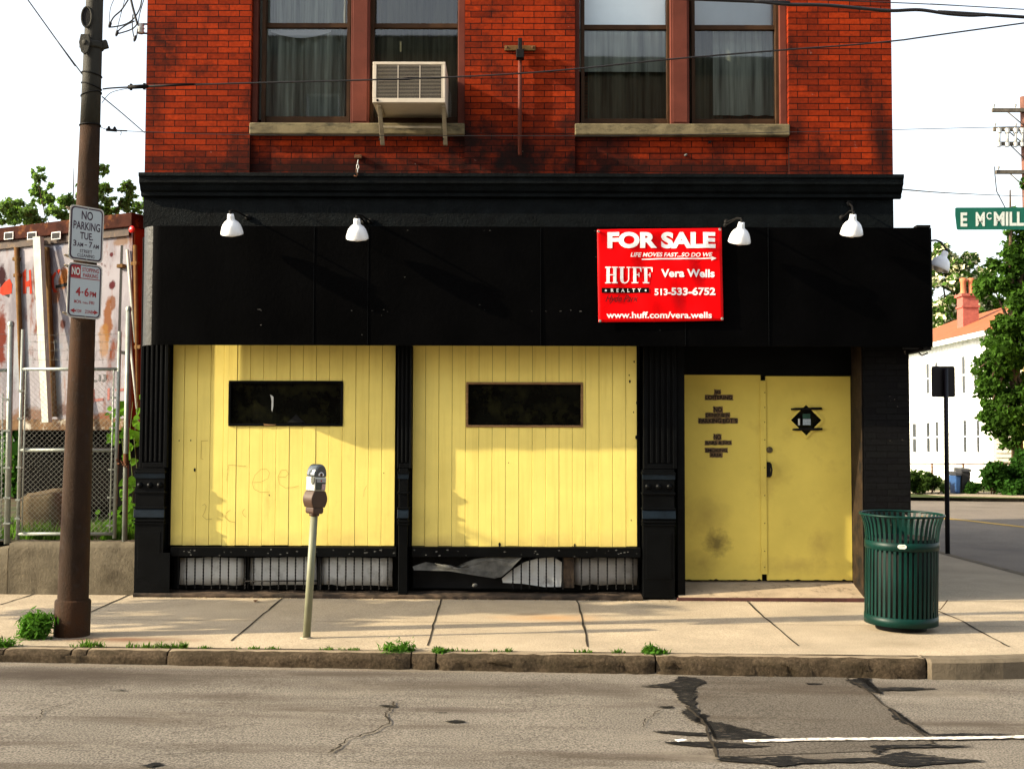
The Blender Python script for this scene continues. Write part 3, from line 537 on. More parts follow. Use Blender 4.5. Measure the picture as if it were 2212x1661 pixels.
# boarded shop windows of tongued boards
PY = .07
def boarded(x0, y0, x1, y1, seam0, step, slot, framem, fw, seed):
    X0, X1, Z0, Z1 = rect(x0, y0, x1, y1, PY); Z1 = AZ0+.35; r = random.Random(seed)
    sX0, sX1, sZ0, sZ1 = rect(*slot, PY)
    xs = [X0]; s = seam0
    while s < x1-6: xs.append(rX(s, PY, 960)); s += step
    xs.append(X1); mb = MB(); g = .0017
    for a, b in zip(xs, xs[1:]):
        y = PY + r.uniform(-.0015, .0015); a2, b2 = a+g, b-g; z0 = Z0+r.uniform(-.003, .003)
        lo, hi = max(a2, sX0), min(b2, sX1)
        if hi-lo < .004: mb.box(a2, b2, y, y+.02, z0, Z1); continue
        mb.box(lo, hi, y, y+.02, z0, sZ0); mb.box(lo, hi, y, y+.02, sZ1, Z1)
        if lo > a2+.003: mb.box(a2, lo, y, y+.02, z0, Z1)
        if hi < b2-.003: mb.box(hi, b2, y, y+.02, z0, Z1)
    o = mb.build('boarded_window', YELLOW, B, bevel=.0022, seg=1)
    MB().box(X0-.03, X1+.03, PY+.028, PY+.06, Z0-.01, sZ0-.03).box(X0-.03, X1+.03, PY+.028, PY+.06, sZ1+.03, Z1).build('backing', DARKIN, o)
    mb = MB(); f = fw; yf = PY-.012
    mb.box(sX0, sX1, yf, PY+.05, sZ1-f, sZ1+.002); mb.box(sX0, sX1, yf, PY+.05, sZ0-.002, sZ0+f); mb.box(sX0-.002, sX0+f, yf+.001, PY+.05, sZ0+f, sZ1-f); mb.box(sX1-f, sX1+.002, yf+.001, PY+.05, sZ0+f, sZ1-f); mb.build('frame', framem, o, bevel=.003)
    MB().box(sX0+.002, sX1-.002, PY+.035, PY+.041, sZ0, sZ1).build('pane', SLOTG, o)
    return o, (sX0, sX1, sZ0, sZ1)
b1, s1 = boarded(371, 747, 853.5, 1178, 396.5, 28.55, (494, 823, 741, 920), BLACK, .022, 1)
b2, s2 = boarded(891, 750, 1376, 1180, 918.6, 28.9, (1007, 826, 1259, 922.5), WOODF, .020, 2)
mb = MB(); q = [c6(*p) for p in ((738, 380), (752, 388), (758, 395), (757, 450), (750, 485), (745, 470), (746, 420), (742, 395))]; mb.poly([P(x, y, PY+.032) for x, y in q]); mb.build('sticker', WHITEB, b1)
mb = MB(); q = [c6(*p) for p in ((840, 552), (870, 525), (895, 500), (920, 525), (950, 552))]; mb.prism([P(x, y, PY+.022) for x, y in q], (0, .01, 0)); mb.build('clutter', DARKIN, b1)
mb = MB(); q = [c6(*p) for p in ((697, 556), (730, 560), (775, 562), (765, 568), (700, 570))]; mb.prism([P(x, y, PY-.016) for x, y in q], (0, .004, 0)); mb.split('splinter', WOODF, b1)
# scratched letters and knots on the boards
SCR = mat('scratched_paint', (.34, .22, .055), .8, .1)
mb = MB()
def scratch(pts, w=.0035, c=c6): mb.ribbon([P(*c(*p), PY-.0035) for p in pts], w, (0, 1, 0))
scratch([(480, 818), (482, 808), (520, 810), (592, 816)]); scratch([(484, 815), (478, 850), (472, 905)])
scratch([(630, 915), (680, 912), (725, 890), (735, 855), (715, 832), (680, 835), (645, 870), (628, 920), (640, 955), (680, 975), (735, 970)])
scratch([(790, 880), (830, 882), (850, 862), (835, 838), (805, 840), (785, 880), (795, 925), (830, 948), (870, 945), (912, 936)])
scratch([(325, 1055), (338, 1045), (348, 1060), (340, 1090), (326, 1120), (350, 1140), (385, 1135)]); scratch([(495, 1082), (470, 1100), (465, 1130), (490, 1150), (525, 1158)]); scratch([(582, 1075), (568, 1095), (575, 1115), (592, 1125)])
scratch([(318, 660), (318, 700), (316, 770), (330, 772)]); scratch([(318, 662), (360, 660)]); scratch([(1325, 935), (1310, 965), (1308, 1000)], .003)
mb.split('scratched_writing', SCR, b1)
mb = MB()
for (cx_, cy_, r_) in ((278, 838, 8), (183, 660, 4), (254, 658, 4), (732, 992, 4), (1430, 858, 3)):
    c = P(*c6(cx_, cy_), PY-.003); mb.poly([(c.x+r_*.0019*math.cos(t)*.7, c.y, c.z+r_*.0019*math.sin(t)*1.3) for t in [i*math.pi/4 for i in range(8)]])
mb.split('hole', IRON, b1)
mb = MB()
for (cx_, cy_, r_) in ((1424, 300, 7), (1450, 180, 5), (1446, 487, 4), (1420, 262, 4), (630, 1292, 9), (1088, 1296, 7), (1432, 1145, 4), (685, 795, 3), (1468, 430, 8), (1463, 640, 9)):
    c = P(*c7(cx_, cy_), PY-.003); mb.poly([(c.x+r_*.0019*math.cos(t)*.7, c.y, c.z+r_*.0019*math.sin(t)*1.3) for t in [i*math.pi/4 for i in range(8)]])
mb.split('hole', IRON, b2)
# stall-risers with barred cellar lights
def riser(x0, x1, boards, bars, seed, yb=1268):
    X0, X1, Z0, Z1 = rect(x0, 1181, x1, yb, .02); r = random.Random(seed); Zm = P(1106, 1203, .02).z
    o = MB().box(X0, X1, -.002, .2, Zm, Z1-.003).build('window_ledge', BLACK, B, bevel=.005)
    mb = MB()
    for i in range(26):
        c = (r.uniform(X0, X1), -.0035, r.uniform(Zm+.01, Z1-.02)); rr = r.uniform(.004, .014); mb.poly([(c[0]+rr*r.uniform(.5, 1.4)*math.cos(t), c[1], c[2]+rr*.6*r.uniform(.4, 1.2)*math.sin(t)) for t in [j*math.pi/3.5 for j in range(7)]])
    mb.split('paint_flake', GREYM, o)
    MB().box(X0, X1, .16, .2, Z0-.03, Zm-.001).build('backing', DARKIN, o)
    for (a, b, ya, yb2, m) in boards:
        bx0, bx1, bz0, bz1 = rect(a, ya, b, yb2, .1); n = 7; L = []
        for i in range(n+1):
            for j in range(4): L.append((bx0+(bx1-bx0)*i/n+(r.uniform(-.006, .006) if i in (0, n) else 0), .1+r.uniform(-.008, .008), bz0+(bz1-bz0)*j/3+(r.uniform(-.012, .006) if j in (0, 3) else 0)))
        ob = MB().add(L, [(i*4+k, (i+1)*4+k, (i+1)*4+k+1, i*4+k+1) for i in range(n) for k in range(3)], smooth=True).build('cellar_board', m, o, norm=False); sd = ob.modifiers.new('thick', 'SOLIDIFY'); sd.thickness = .01
    for x in bars:                                       # each bar twisted
        Xb = rX(x, .04, 1235); k = MB(); n = 26; pth = []; L = []
        for i in range(n+1):
            z = Z0-.02+(Zm-Z0+.02)*i/n; a = i*.62
            for q in range(4):
                w = a+q*math.pi/2; L.append((Xb+.0085*math.cos(w), .04+.0085*math.sin(w), z))
        k.add(L, [(i*4+q, i*4+(q+1) % 4, (i+1)*4+(q+1) % 4, (i+1)*4+q) for i in range(n) for q in range(4)]); k.build('bar', IRON, o)
    return o
r1 = riser(369, 857, [(388, 526, 1203, 1262, WHITEB), (540, 684, 1203, 1262, WHITEB), (694, 848, 1203, 1263, WHITEB)], [385+18.1*i for i in range(26)], 3)
r2 = riser(890, 1384, [(1240, 1376, 1204, 1262, mat('grey_cellar_board', (.24, .235, .22), .8, .2, .3, 5, .4, 30)), ], [1108, 1126, 1144, 1163, 1180, 1198, 1216, 1256, 1274, 1292, 1312, 1331, 1350, 1367], 4)
MB().tube([P(530, 1255, .035), P(685, 1254, .035)], .007, 6).build('cross_bar', IRON, r1)
mb = MB()
for x0, x1 in ((527, 537), (686, 692), (530, 534)): X0, X1, Z0, Z1 = rect(x0, 1203, x1, 1268, .06); mb.box(X0, X1, .06, .15, Z0-.02, Z1)
mb.split('post', IRON, r1)
def curled(name, m, pts, dep, amp, parent, c=c7):
    pts = [c(*p) for p in pts]; mb = MB(); pp = [P(x, y, dep) for x, y in pts]; cx_ = sum(p.x for p in pp)/len(pp); cz_ = sum(p.z for p in pp)/len(pp); L = []; k = len(pp); R = 5
    for j in range(R+1):
        t = j/R
        for p in pp: x, z = cx_+(p.x-cx_)*t, cz_+(p.z-cz_)*t; L.append((x, dep+amp*math.sin(x*14+z*22)+amp*.6*math.sin(x*37-z*30), z))
    mb.add(L, [((j)*k+i, (j)*k+(i+1) % k, (j+1)*k+(i+1) % k, (j+1)*k+i) for j in range(R) for i in range(k)], smooth=True); return mb.build(name, m, parent, norm=False)
curled('torn_screen', GREYM, [(100, 1425), (180, 1400), (330, 1435), (480, 1380), (620, 1360), (770, 1365), (700, 1440), (640, 1490), (600, 1500), (450, 1475), (330, 1455), (110, 1447)], .02, .012, r2)
curled('loose_sheet', WHITEB, [(645, 1500), (700, 1450), (780, 1400), (860, 1376), (960, 1370), (1010, 1400), (1005, 1550), (900, 1550), (770, 1530), (650, 1525)], .075, .012, r2)
X0, X1, Z0, Z1 = rect(1217, 1204, 1240, 1265, .05); MB().box(X0, X1, .05, .15, Z0-.02, Z1).build('post', LEDGE, r2)
MB().lathe([(0, -.03), (.018, -.02), (.02, 0), (.016, .02), (0, .03)], P(*c7(480, 1540), .06), (1, 0, .2), 7).build('rubble', GREYM, r2)
# ledge along the pavement, doorway
X0, X1, Z0, Z1 = rect(290, 1268, 1388, 1284, -.06)
mb = MB(); xs = np.linspace(X0, X1, 40); L = []
for x in xs: L += [(x, -.10+random.uniform(-.006, .004), gz(x)-.02), (x, -.10+random.uniform(-.006, .004), gz(x)+.022), (x, -.085, gz(x)+.034+random.uniform(-.004, .003)), (x, .16, gz(x)+.05+random.uniform(-.01, .01))]
mb.add(L, [(i*4+k, (i+1)*4+k, (i+1)*4+k+1, i*4+k+1) for i in range(39) for k in range(3)]); mb.build('ledge', LEDGE, B)
DYY = .35; dx0, dx1, dz0, dz1 = rect(1470, 811, 1839, 1253, DYY)
jl = rX(1464, -.02, 1000)
mb = MB(); mb.add([(jl, -.06, gz(2)+.015), (px0, -.06, gz(3)+.015), (px0, -.06, gz(3)+.03), (jl, -.06, gz(2)+.035), (jl, DYY+.08, dz0-.008), (px0, DYY+.08, dz0-.008)], [(0, 1, 2, 3), (3, 2, 5, 4)]); mb.build('threshold', mat('threshold_concrete', (.32, .25, .17), .9, .1, .2, 4, .4, 60, speck=.15, stains=[((.10, .08, .055), 9, .56, .7, .7)]), B)
MB().box(jl-.02, px0+.01, -.085, -.0605, gz(2.5)-.03, gz(2.5)+.036).build('threshold_edge', REDSTEEL, B, bevel=.008)
MB().box(jl-.1, px0+.1, DYY-.02, DYY+.1, dz1+.004, AZ0+.4).build('door_head', BLACK, B)
mb = MB(); mb.box(dx1+.006, px0-.001, -.02, DYY+.08, gz(3.5)+.01, AZ0+.35); mb.build('door_jamb', mat('worn_brown_jamb', (.022, .014, .008), .7, .1, .5, 9, .4, 60, stains=[((.07, .045, .016), 12, .6, .72, .6), ((.006, .006, .006), 5, .5, .62, .8)]), B, bevel=.003)
mb = MB()
for k in range(3): mb.box(dx1+.012+.016*k, dx1+.02+.016*k, -.024-.002*k, -.0205, gz(3.5)+.01, AZ0+.3)
mb.build('door_jamb', BLACK, B)
MB().box(jl-.0, dx0-.005, .0, DYY+.08, gz(2)+.02, AZ0+.35).build('door_jamb', BLACK, B)
MB().box(dx0-.02, dx1+.02, DYY+.06, DYY+.1, dz0-.03, dz1+.05).build('wall', DARKIN, B)
cxl, cxr = rX(1645, DYY, 1000), rX(1655, DYY, 1000)
def ragged_leaf(x0, x1, z0, z1, seed):
    r = random.Random(seed); mb = MB(); n = 30; o = [(x0, z1), (x0, z0)] + [(x0+(x1-x0)*i/n, z0+(r.uniform(.002, .016) if r.random() < .4 else .002)) for i in range(1, n)] + [(x1, z0), (x1, z1)]
    mb.prism([(x, DYY, z) for x, z in o], (0, .045, 0)); return mb
dl = ragged_leaf(dx0, cxl-.004, dz0, dz1+.005, 1).build('door', DOORY, B)
dr = ragged_leaf(cxr+.004, dx1, dz0, dz1-.008, 2).build('door', DOORY, B)
a = rect(1643, 822, 1656, 1240, DYY-.01); MB().box(a[0], a[1], DYY-.012, DYY-.001, a[2], a[3]).build('astragal', DOORY, dr, bevel=.002)
mb = MB()
for y in (848, 880, 912, 950, 1010, 1070, 1130, 1190, 1225): c = P(1652, y, DYY-.013); mb.lathe([(.006, 0), (.004, .003), (0, .004)], c, (0, -1, 0), 8)
mb.split('screw', IRON, dr)
# diamond light, cylinder lock, pull
dcx, dcy = (1820+855/11.864)/1.0868, (910+905/11.864)/1.0868; dc = P(dcx, dcy, DYY); hw = .197
def dia(k, y): return [(dc.x-hw*k, y, dc.z), (dc.x, y, dc.z-hw*k), (dc.x+hw*k, y, dc.z), (dc.x, y, dc.z+hw*k)]
mb = MB(); A, C = dia(1., DYY-.012), dia(.83, DYY-.012); A2, C2 = dia(1., DYY-.0005), dia(.83, DYY-.0005)
for i in range(4):
    j = (i+1) % 4; mb.add([A[i], A[j], C[j], C[i]], [(0, 1, 2, 3)]); mb.add([A[i], A[j], A2[j], A2[i]], [(0, 1, 2, 3)]); mb.add([C[i], C[j], C2[j], C2[i]], [(0, 1, 2, 3)])
dw = mb.build('diamond_window', DOORY, dr)
MB().poly(dia(.829, DYY-.003)).build('pane', SLOTG, dw)
mb = MB()
def dq(cx_, cy_, y): return P((1820+cx_/11.864)/1.0868, (910+cy_/11.864)/1.0868, y)
for yy, xa, xb, tl in ((595, 440, 1295, -12), (1165, 480, 1310, 5)):
    pts = [dq(xa, yy+tl*-.2+4, DYY-.018), dq(xa+120, yy, DYY-.018), dq((xa+xb)/2, yy-6, DYY-.016), dq(xb-130, yy-8, DYY-.018), dq(xb, yy-14, DYY-.018)]
    mb.tube(pts, [.008, .013, .013, .014, .012], 8)
mb.split('bar', IRON, dw)
mb = MB(); a, b = dq(770, 870, DYY-.006), dq(990, 1040, DYY-.006); mb.box(a.x, b.x, DYY-.0052, DYY-.0042, b.z, a.z); mb.build('sticker', mat('pale_blue_card', (.30, .36, .40), .6, .2, .3, 40), dw)
mb = MB(); a, b = dq(765, 730, DYY-.006), dq(975, 860, DYY-.006); mb.box(a.x, b.x, DYY-.0052, DYY-.0042, b.z, a.z); mb.build('sticker', mat('dark_green_card', (.02, .06, .04), .6, .2, .3, 40), dw)
mb = MB(); a, b = dq(635, 865, DYY-.006), dq(690, 1045, DYY-.006); mb.box(a.x, b.x, DYY-.0052, DYY-.0042, b.z, a.z); mb.build('sticker', WHITEB, dw)
c = P(*c8(848, 653), DYY); MB().lathe([(.034, 0), (.034, .010), (.028, .016), (.022, .016), (.020, .012), (.012, .012), (.011, .018), (0, .018)], c, (0, -1, 0), 18).build('lock', mat('tarnished_brass', (.11, .085, .04), .45, .4, .3, 20, metal=.5), dr)
mb = MB(); t0, t1 = P(*c8(840, 738), DYY), P(*c8(842, 825), DYY); mb.box(t0.x-.02, t0.x+.022, DYY-.014, DYY-.012, t1.z-.01, t0.z+.01)
mb.tube([t0+Vector((0, -.014, 0)), t0+Vector((.016, -.05, -.012)), (t0+t1)/2+Vector((.024, -.062, 0)), t1+Vector((.016, -.05, .012)), t1+Vector((0, -.014, 0))], .009, 8); mb.build('handle', IRON, dr)
# taped lettering on the left leaf
TAPE = mat('brown_tape_residue', (.14, .088, .040), .7, .2, .5, 18, stains=[((.25, .18, .05), 25, .6, .7, .7)])
dt = lambda cx_, cy_, y: P((1620+cx_/8.743)/1.0868, (900+cy_/8.743)/1.0868, y)
tm, lm = MB(), MB()
for (x0, y0, x1, y1, s) in ((490, 125, 635, 230, 'NO'), (300, 232, 885, 345, 'LOITERING'), (470, 472, 675, 600, 'NO'), (310, 598, 825, 705, 'DRINKING IN'), (165, 708, 985, 828, 'PARKING LOT S'), (475, 1035, 645, 1165, 'NO'), (300, 1168, 858, 1268, 'BARS & NO'), (300, 1322, 775, 1420, 'SMOKING'), (400, 1420, 670, 1520, 'AREA')):
    r = random.Random(x0+y0); o = []
    for (a, b), (c_, d_) in (((x0, y0), (x1, y0)), ((x1, y0), (x1, y1)), ((x1, y1), (x0, y1)), ((x0, y1), (x0, y0))):
        for i in range(8): o.append((a+(c_-a)*i/8+r.uniform(-7, 7), b+(d_-b)*i/8+r.uniform(-7, 7)))
    tm.poly([dt(x, y, DYY-.0012) for x, y in o]); text(lm, s, lambda u, v: dt(u, v, DYY-.0024), x0+18, x1-18, y1-14, y0+14, .03)
lo = tm.build('sticker_letters', TAPE, dl); lm.build('lettering', mat('smeared_black_ink', (.006, .005, .005), .7, .2, .5, 30, stains=[((.12, .09, .03), 22, .60, .66, .9)]), lo)

# ================================================================== things on the facade
# gooseneck lamps
def lamp_proto():
    t = thing('gooseneck_lamp', (0, 0, 0), '', 'wall lamp', 'white lamps along the top of the black sign band')
    ax = Vector((0, .42, -1)).normalized()                # shade looks down and back at the sign
    MB().lathe([(.018, .0), (.030, .004), (.034, .03), (.037, .06), (.046, .068), (.068, .085), (.088, .112), (.100, .145), (.108, .175), (.112, .20), (.108, .206), (.100, .198), (.09, .165), (.05, .10), (.02, .09)], (0, 0, .10), ax, 28).build('lamp_shade', ENAMEL, t)
    MB().lathe([(.0, .235), (.03, .228), (.052, .205), (.058, .175), (.045, .14), (.025, .115), (.02, .09)], (0, 0, .10), ax, 18).build('bulb', mat('milky_bulb_glass', (.72, .70, .64), .2, .5), t)
    MB().lathe([(.0, -.03), (.014, -.03), (.016, .006), (.019, .008)], (0, 0, .10), ax, 12).build('socket', IRON, t)
    return t
LP = lamp_proto(); lp0 = LP
lab = ['white lamp over the first yellow boarded window, leftmost of the row', 'white lamp above the black sign band over the hanging chain hook', 'white lamp just right of the red for sale banner', 'white lamp near the right end of the sign band, tilted towards the corner']
for i, ((x, y), base, tilt) in enumerate(zip(((498, 462), (771, 472), (1602, 480), (1843, 463)), ((535, 470), (800, 478), (1570, 480), (1835, 440)), (0, .06, .12, -.05))):
    p = P(x, y, -.62); loc = p - Vector((0, 0, .10)); t = LP if i == 0 else clone(lp0, loc, lab[i]); t.location = loc; t['label'] = lab[i]; t.rotation_euler = (0, 0, tilt)
    q = P(*base, -.01); k = MB(); top = Vector((0, -.012, .13))
    rel = q - loc; rot = Matrix.Rotation(-tilt, 3, 'Z'); rel = rot @ rel
    k.tube([rel, rel*.6+top*.4+Vector((0, 0, .01)), rel*.3+top*.7+Vector((0, 0, .02)), top*.97+Vector((0, .03, .012)), top], .009, 8); k.lathe([(.032, 0), (.03, .012), (.012, .02)], rel, (0, -1, 0), 12); k.build('arm', IRON, t, local=True)
p = P(2043, 543, .2); t = clone(lp0, p-Vector((0, 0, .10)), 'white lamp on the side of the sign band, in front of the blossoming tree', (0, 0, math.radians(80)))
for ch in list(t.children):
    if ch.name.startswith('arm'): bpy.data.objects.remove(ch)
k = MB(); k.tube([(.0, .10, .22), (0, .05, .2), (0, 0, .13)], .010, 8); k.tube([(0, .10, .22), (0, .22, .21), (0, .335, .16)], .01, 8); k.lathe([(.032, 0), (.03, .012), (.012, .02)], (0, .338, .16), (0, -1, 0), 12); k.build('arm', IRON, t, local=True)
# banner
def bn(cx_, cy_, off=0.):
    p = P(*c5(cx_, cy_), AYF-.028); d = .006*math.sin((p.x*1.9+p.z*2.6)*5.2) + .004*math.sin(p.x*9-p.z*7) + .003*math.sin(p.x*23+p.z*8)
    u, v = (cx_-140)/1850, (cy_-110)/1370; e = min(1, 6*u*(1-u)+.15, 6*v*(1-v)+.15) if 0 < u < 1 and 0 < v < 1 else .15
    p.y += d*e*1.7 - off - .006; return p
ban = thing('for_sale_banner', P(*c5(1070, 1480), AYF-.02), 'red vinyl for sale banner with white lettering on the black sign band', 'banner')
n, m = 40, 30; L = []
for i in range(n+1):
    for j in range(m+1):
        u, v = i/n, j/m; xa, ya = 137+u*1845, 122-u*20; xb, yb = 157+u*1853, 1495-u*25; L.append(bn(xa+(xb-xa)*v, ya+(yb-ya)*v+6*math.sin(u*3.1)*v))
mb = MB(); mb.add(L, [(i*(m+1)+j, (i+1)*(m+1)+j, (i+1)*(m+1)+j+1, i*(m+1)+j+1) for i in range(n) for j in range(m)], smooth=True); o = mb.build('vinyl_sheet', BANNER, ban); sd = o.modifiers.new('thick', 'SOLIDIFY'); sd.thickness = .002; sd.offset = 0
def bfn(off=.006): return lambda u, v: bn(u, v, off)
lw = MB(); f = bfn()
text(lw, 'FOR SALE', f, 290, 1890, 402, 160, .05); text(lw, 'LIFE MOVES FAST...SO DO WE', f, 632, 1845, 528, 465, .022, .22)
text(lw, 'Vera Wells', f, 1085, 1880, 832, 712, .03); text(lw, '513-', f, 985, 1230, 1100, 1000, .03); text(lw, '533-6752', f, 1235, 1890, 1098, 982, .035); text(lw, 'www.huff.com/vera.wells', f, 275, 1838, 1438, 1342, .022)
lw.add([f(800+1030*a/24, 555-13*a/24+17*b_) for a in range(25) for b_ in (0, 1)], [(2*a, 2*a+2, 2*a+3, 2*a+1) for a in range(24)]); lw.add([f(*q) for q in ((1832, 520), (1905, 552), (1828, 585))], [range(3)])
def bars(*rs):
    for (x0, y0, x1, y1) in rs:
        k = 6; lw.add([f(x0+(x1-x0)*a/k, y) for a in range(k+1) for y in (y0, y1)], [(2*a, 2*a+2, 2*a+3, 2*a+1) for a in range(k)])
SER = 16
bars((255, 678, 340, 694), (352, 678, 440, 694), (255, 905, 340, 921), (352, 905, 440, 921), (275, 694, 322, 905), (374, 694, 422, 905), (322, 790, 374, 804))
bars((455, 678, 545, 694), (572, 678, 635, 694), (478, 694, 524, 860), (596, 694, 612, 860))
uo = [(478, 858), (484, 890), (505, 915), (540, 926), (575, 918), (602, 892), (612, 858), (596, 858), (590, 880), (570, 902), (546, 908), (530, 895), (524, 858)]; lw.add([f(*q) for q in uo], [range(len(uo))])
for d in (0, 165): bars((648+d, 678, 795+d, 694), (648+d, 905, 745+d, 921), (672+d, 694, 718+d, 905), (718+d, 786, 762+d, 800)); lw.add([f(*q) for q in ((768+d, 694), (796+d, 694), (796+d, 750), (786+d, 750))], [range(4)]); lw.add([f(*q) for q in ((752+d, 760), (763+d, 760), (763+d, 826), (752+d, 826))], [range(4)])
lw2 = MB(); g = bfn(.008); text(lw2, 'R  E  A  L  T  Y', g, 342, 785, 1050, 1000, .02)
for cx_ in (266, 854): lw2.poly([g(cx_+15*math.cos(t), 1027+15*math.sin(t)) for t in [i*math.pi/5 for i in range(10)]])
lw.build('lettering', BWHITE, ban, norm=False); lw2.build('lettering', BWHITE, ban, norm=False)
mb = MB(); k = 12; mb.add([bn(205+(905-205)*a/k, y, .005) for a in range(k+1) for y in (988, 1062)], [(2*a, 2*a+2, 2*a+3, 2*a+1) for a in range(k)]); mb.build('name_strip', BBLACK, ban, norm=False)
mb = MB(); text(mb, 'Hyde Park', bfn(.007), 260, 750, 1225, 1095, .004, .5); mb.build('script_lettering', BDRED, ban, norm=False)
mb = MB()
for q in ((158, 152), (1958, 122), (1992, 1445), (180, 1478)): c = bn(*q, .004); mb.lathe([(.014, 0), (.013, .004), (.006, .005), (.005, .002), (0, .002)], c, (0, -1, 0), 12)
mb.split('grommet', GALV, ban)
# air conditioner
ac = thing('air_conditioner', P(883, 222, -.1), 'ivory window air conditioner on a metal bracket in the second sash', 'air conditioner')
AY = -.40; ax0, ax1, az0, az1 = rect(805, 134, 962, 222, AY)
mb = MB(); mb.box(ax0, ax1, AY+.02, .2, az0, az1); t_ = .028
for q in ((ax0, ax1, az1-t_, az1), (ax0, ax1, az0, az0+.045), (ax0, ax0+t_+.01, az0+.045, az1-t_), (ax1-t_, ax1, az0+.045, az1-t_)): mb.box(q[0], q[1], AY, AY+.0195, q[2], q[3])
mb.build('case', ACW, ac, bevel=.004)
gx0, gx1, gz0, gz1 = ax0+t_+.012, ax1-t_-.002, az0+.047, az1-t_-.002
MB().box(gx0, gx1, AY+.016, AY+.0195, gz0, gz1).build('coil', IRON, ac)
mb = MB(); nn = 24
for c in range(3):
    a = gx0+(gx1-gx0)*c/3+.005; b = gx0+(gx1-gx0)*(c+1)/3-.012
    for i in range(nn): z = gz0+(gz1-gz0)*(i+.5)/nn; mb.add([(a, AY+.002, z-.0030), (b, AY+.002, z-.0030), (b, AY+.010, z+.0015), (a, AY+.010, z+.0015), (a, AY+.002, z-.0012), (b, AY+.002, z-.0012)], [(0, 1, 5, 4), (4, 5, 2, 3), (0, 3, 2, 1)])
    mb.box(b+.002, b+.010, AY+.001, AY+.015, gz0, gz1)
mb.build('grille', ACW, ac)
MB().lathe([(.013, 0), (.012, .006), (0, .007)], (ax0+.05, AY, az0+.022), (0, -1, 0), 12).build('screw', IRON, ac)
mb = MB()
for x, Y in ((817, -.20), (956, -.20)):
    p0 = P(x, 226, AY+.05); zb = P(x, 313, -.05).z; xx = p0.x
    mb.add([(xx-.012, AY+.05, az0-.002), (xx+.030, AY+.05, az0-.002), (xx+.034, -.045, zb), (xx-.008, -.045, zb), (xx-.012, AY+.09, az0-.002), (xx+.030, AY+.09, az0-.002), (xx+.034, -.01, zb), (xx-.008, -.01, zb)], [(0, 1, 2, 3), (4, 5, 6, 7), (0, 3, 7, 4), (1, 2, 6, 5), (0, 1, 5, 4), (3, 2, 6, 7)])
    mb.box(xx-.012, xx+.03, AY+.05, .04, az0-.03, az0-.003)
z = P(880, 277, -.1).z; mb.box(rX(822, -.12, 277), rX(953, -.12, 277), -.14, -.12, z-.012, z+.012); mb.split('bracket', mat('dull_bracket_metal', (.26, .22, .15), .6, .15, .25, 8), ac, bevel=.003)
mb = MB()
for x in (820, 957):
    for y in (281, 301): mb.lathe([(.009, 0), (.007, .005), (0, .006)], P(x, y, -.10), (0, -1, 0), 8)
mb.split('bolt', IRON, ac)
# rusted bracket post on the middle pier
pi = thing('sign_bracket', P(1123, 330, -.03), 'rusty iron pipe bracket with crossbar on the middle brick pier', 'bracket')
x = rX(1123, -.05, 200); z0, z1 = P(1123, 335, -.05).z, P(1123, 100, -.05).z
MB().tube([(x, -.05, z0), (x, -.05, z1)], .020, 10).build('pipe', BROWNFRAME, pi)
a = rect(1090, 98, 1157, 109, -.03); MB().box(a[0], a[1], -.024, -.002, a[2], a[3]).build('crossbar', TRBOLT, pi, bevel=.004)
a = rect(1115, 108, 1132, 127, -.1); MB().box(a[0], a[1], -.13, -.025, a[2], a[3]).box(a[0]+.02, a[1]-.02, -.10, -.07, a[3], P(1123, 82, -.1).z).build('clamp', IRON, pi, bevel=.006)
mb = MB()
for xx in (1095, 1151): mb.lathe([(.014, 0), (.01, .006), (0, .007)], P(xx, 103, -.024), (0, -1, 0), 8)
mb.split('bolt', RUST, pi)
# hanging hook
hk = thing('chain_hook', P(774, 345, 0), 'rusty chain and hook hanging from a bracket below the left window', 'hook')
p = P(776, 340, .04); MB().box(p.x-.045, p.x+.03, .0, .044, p.z-.02, p.z+.02).build('bracket', RUST, hk, bevel=.004)
mb = MB(); q = P(773, 358, -.01)
for i in range(3):
    c = q + Vector((0, -.008, -.045*i+.03)); ring = [(c.x+.012*math.cos(w)*(1 if i % 2 else .3), c.y+.010*math.sin(w)*(0 if i % 2 else 1), c.z+.028*math.sin(w+.0 if i % 2 else w+1.57)) for w in [k*math.pi/6 for k in range(13)]]; mb.tube(ring, .0045, 6, False)
mb.build('chain', PORC, hk)
c = P(772, 382, -.02); MB().tube([(c.x+.005, -.15, c.z+.05), (c.x+.004, -.15, c.z+.02), (c.x+.02, -.15, c.z-.005), (c.x+.008, -.15, c.z-.028), (c.x-.018, -.15, c.z-.018)], .006, 6).build('hook', RUST, hk)
# small bracket stubs below the right window
for (x, y, lb) in ((1480, 336, 'small pale pipe stub in the brick below the right window'), (1532, 308, 'dark bolt head in the brick right of the pale pipe stub')):
    c = P(x, y, .045); t = MB().lathe([(.0, .035), (.011, .035), (.012, 0)], c, (.3, -1, 0), 10).build('wall_stub', GREYM if x < 1500 else IRON, None, loc=c); tag(t, lb, 'fixing')

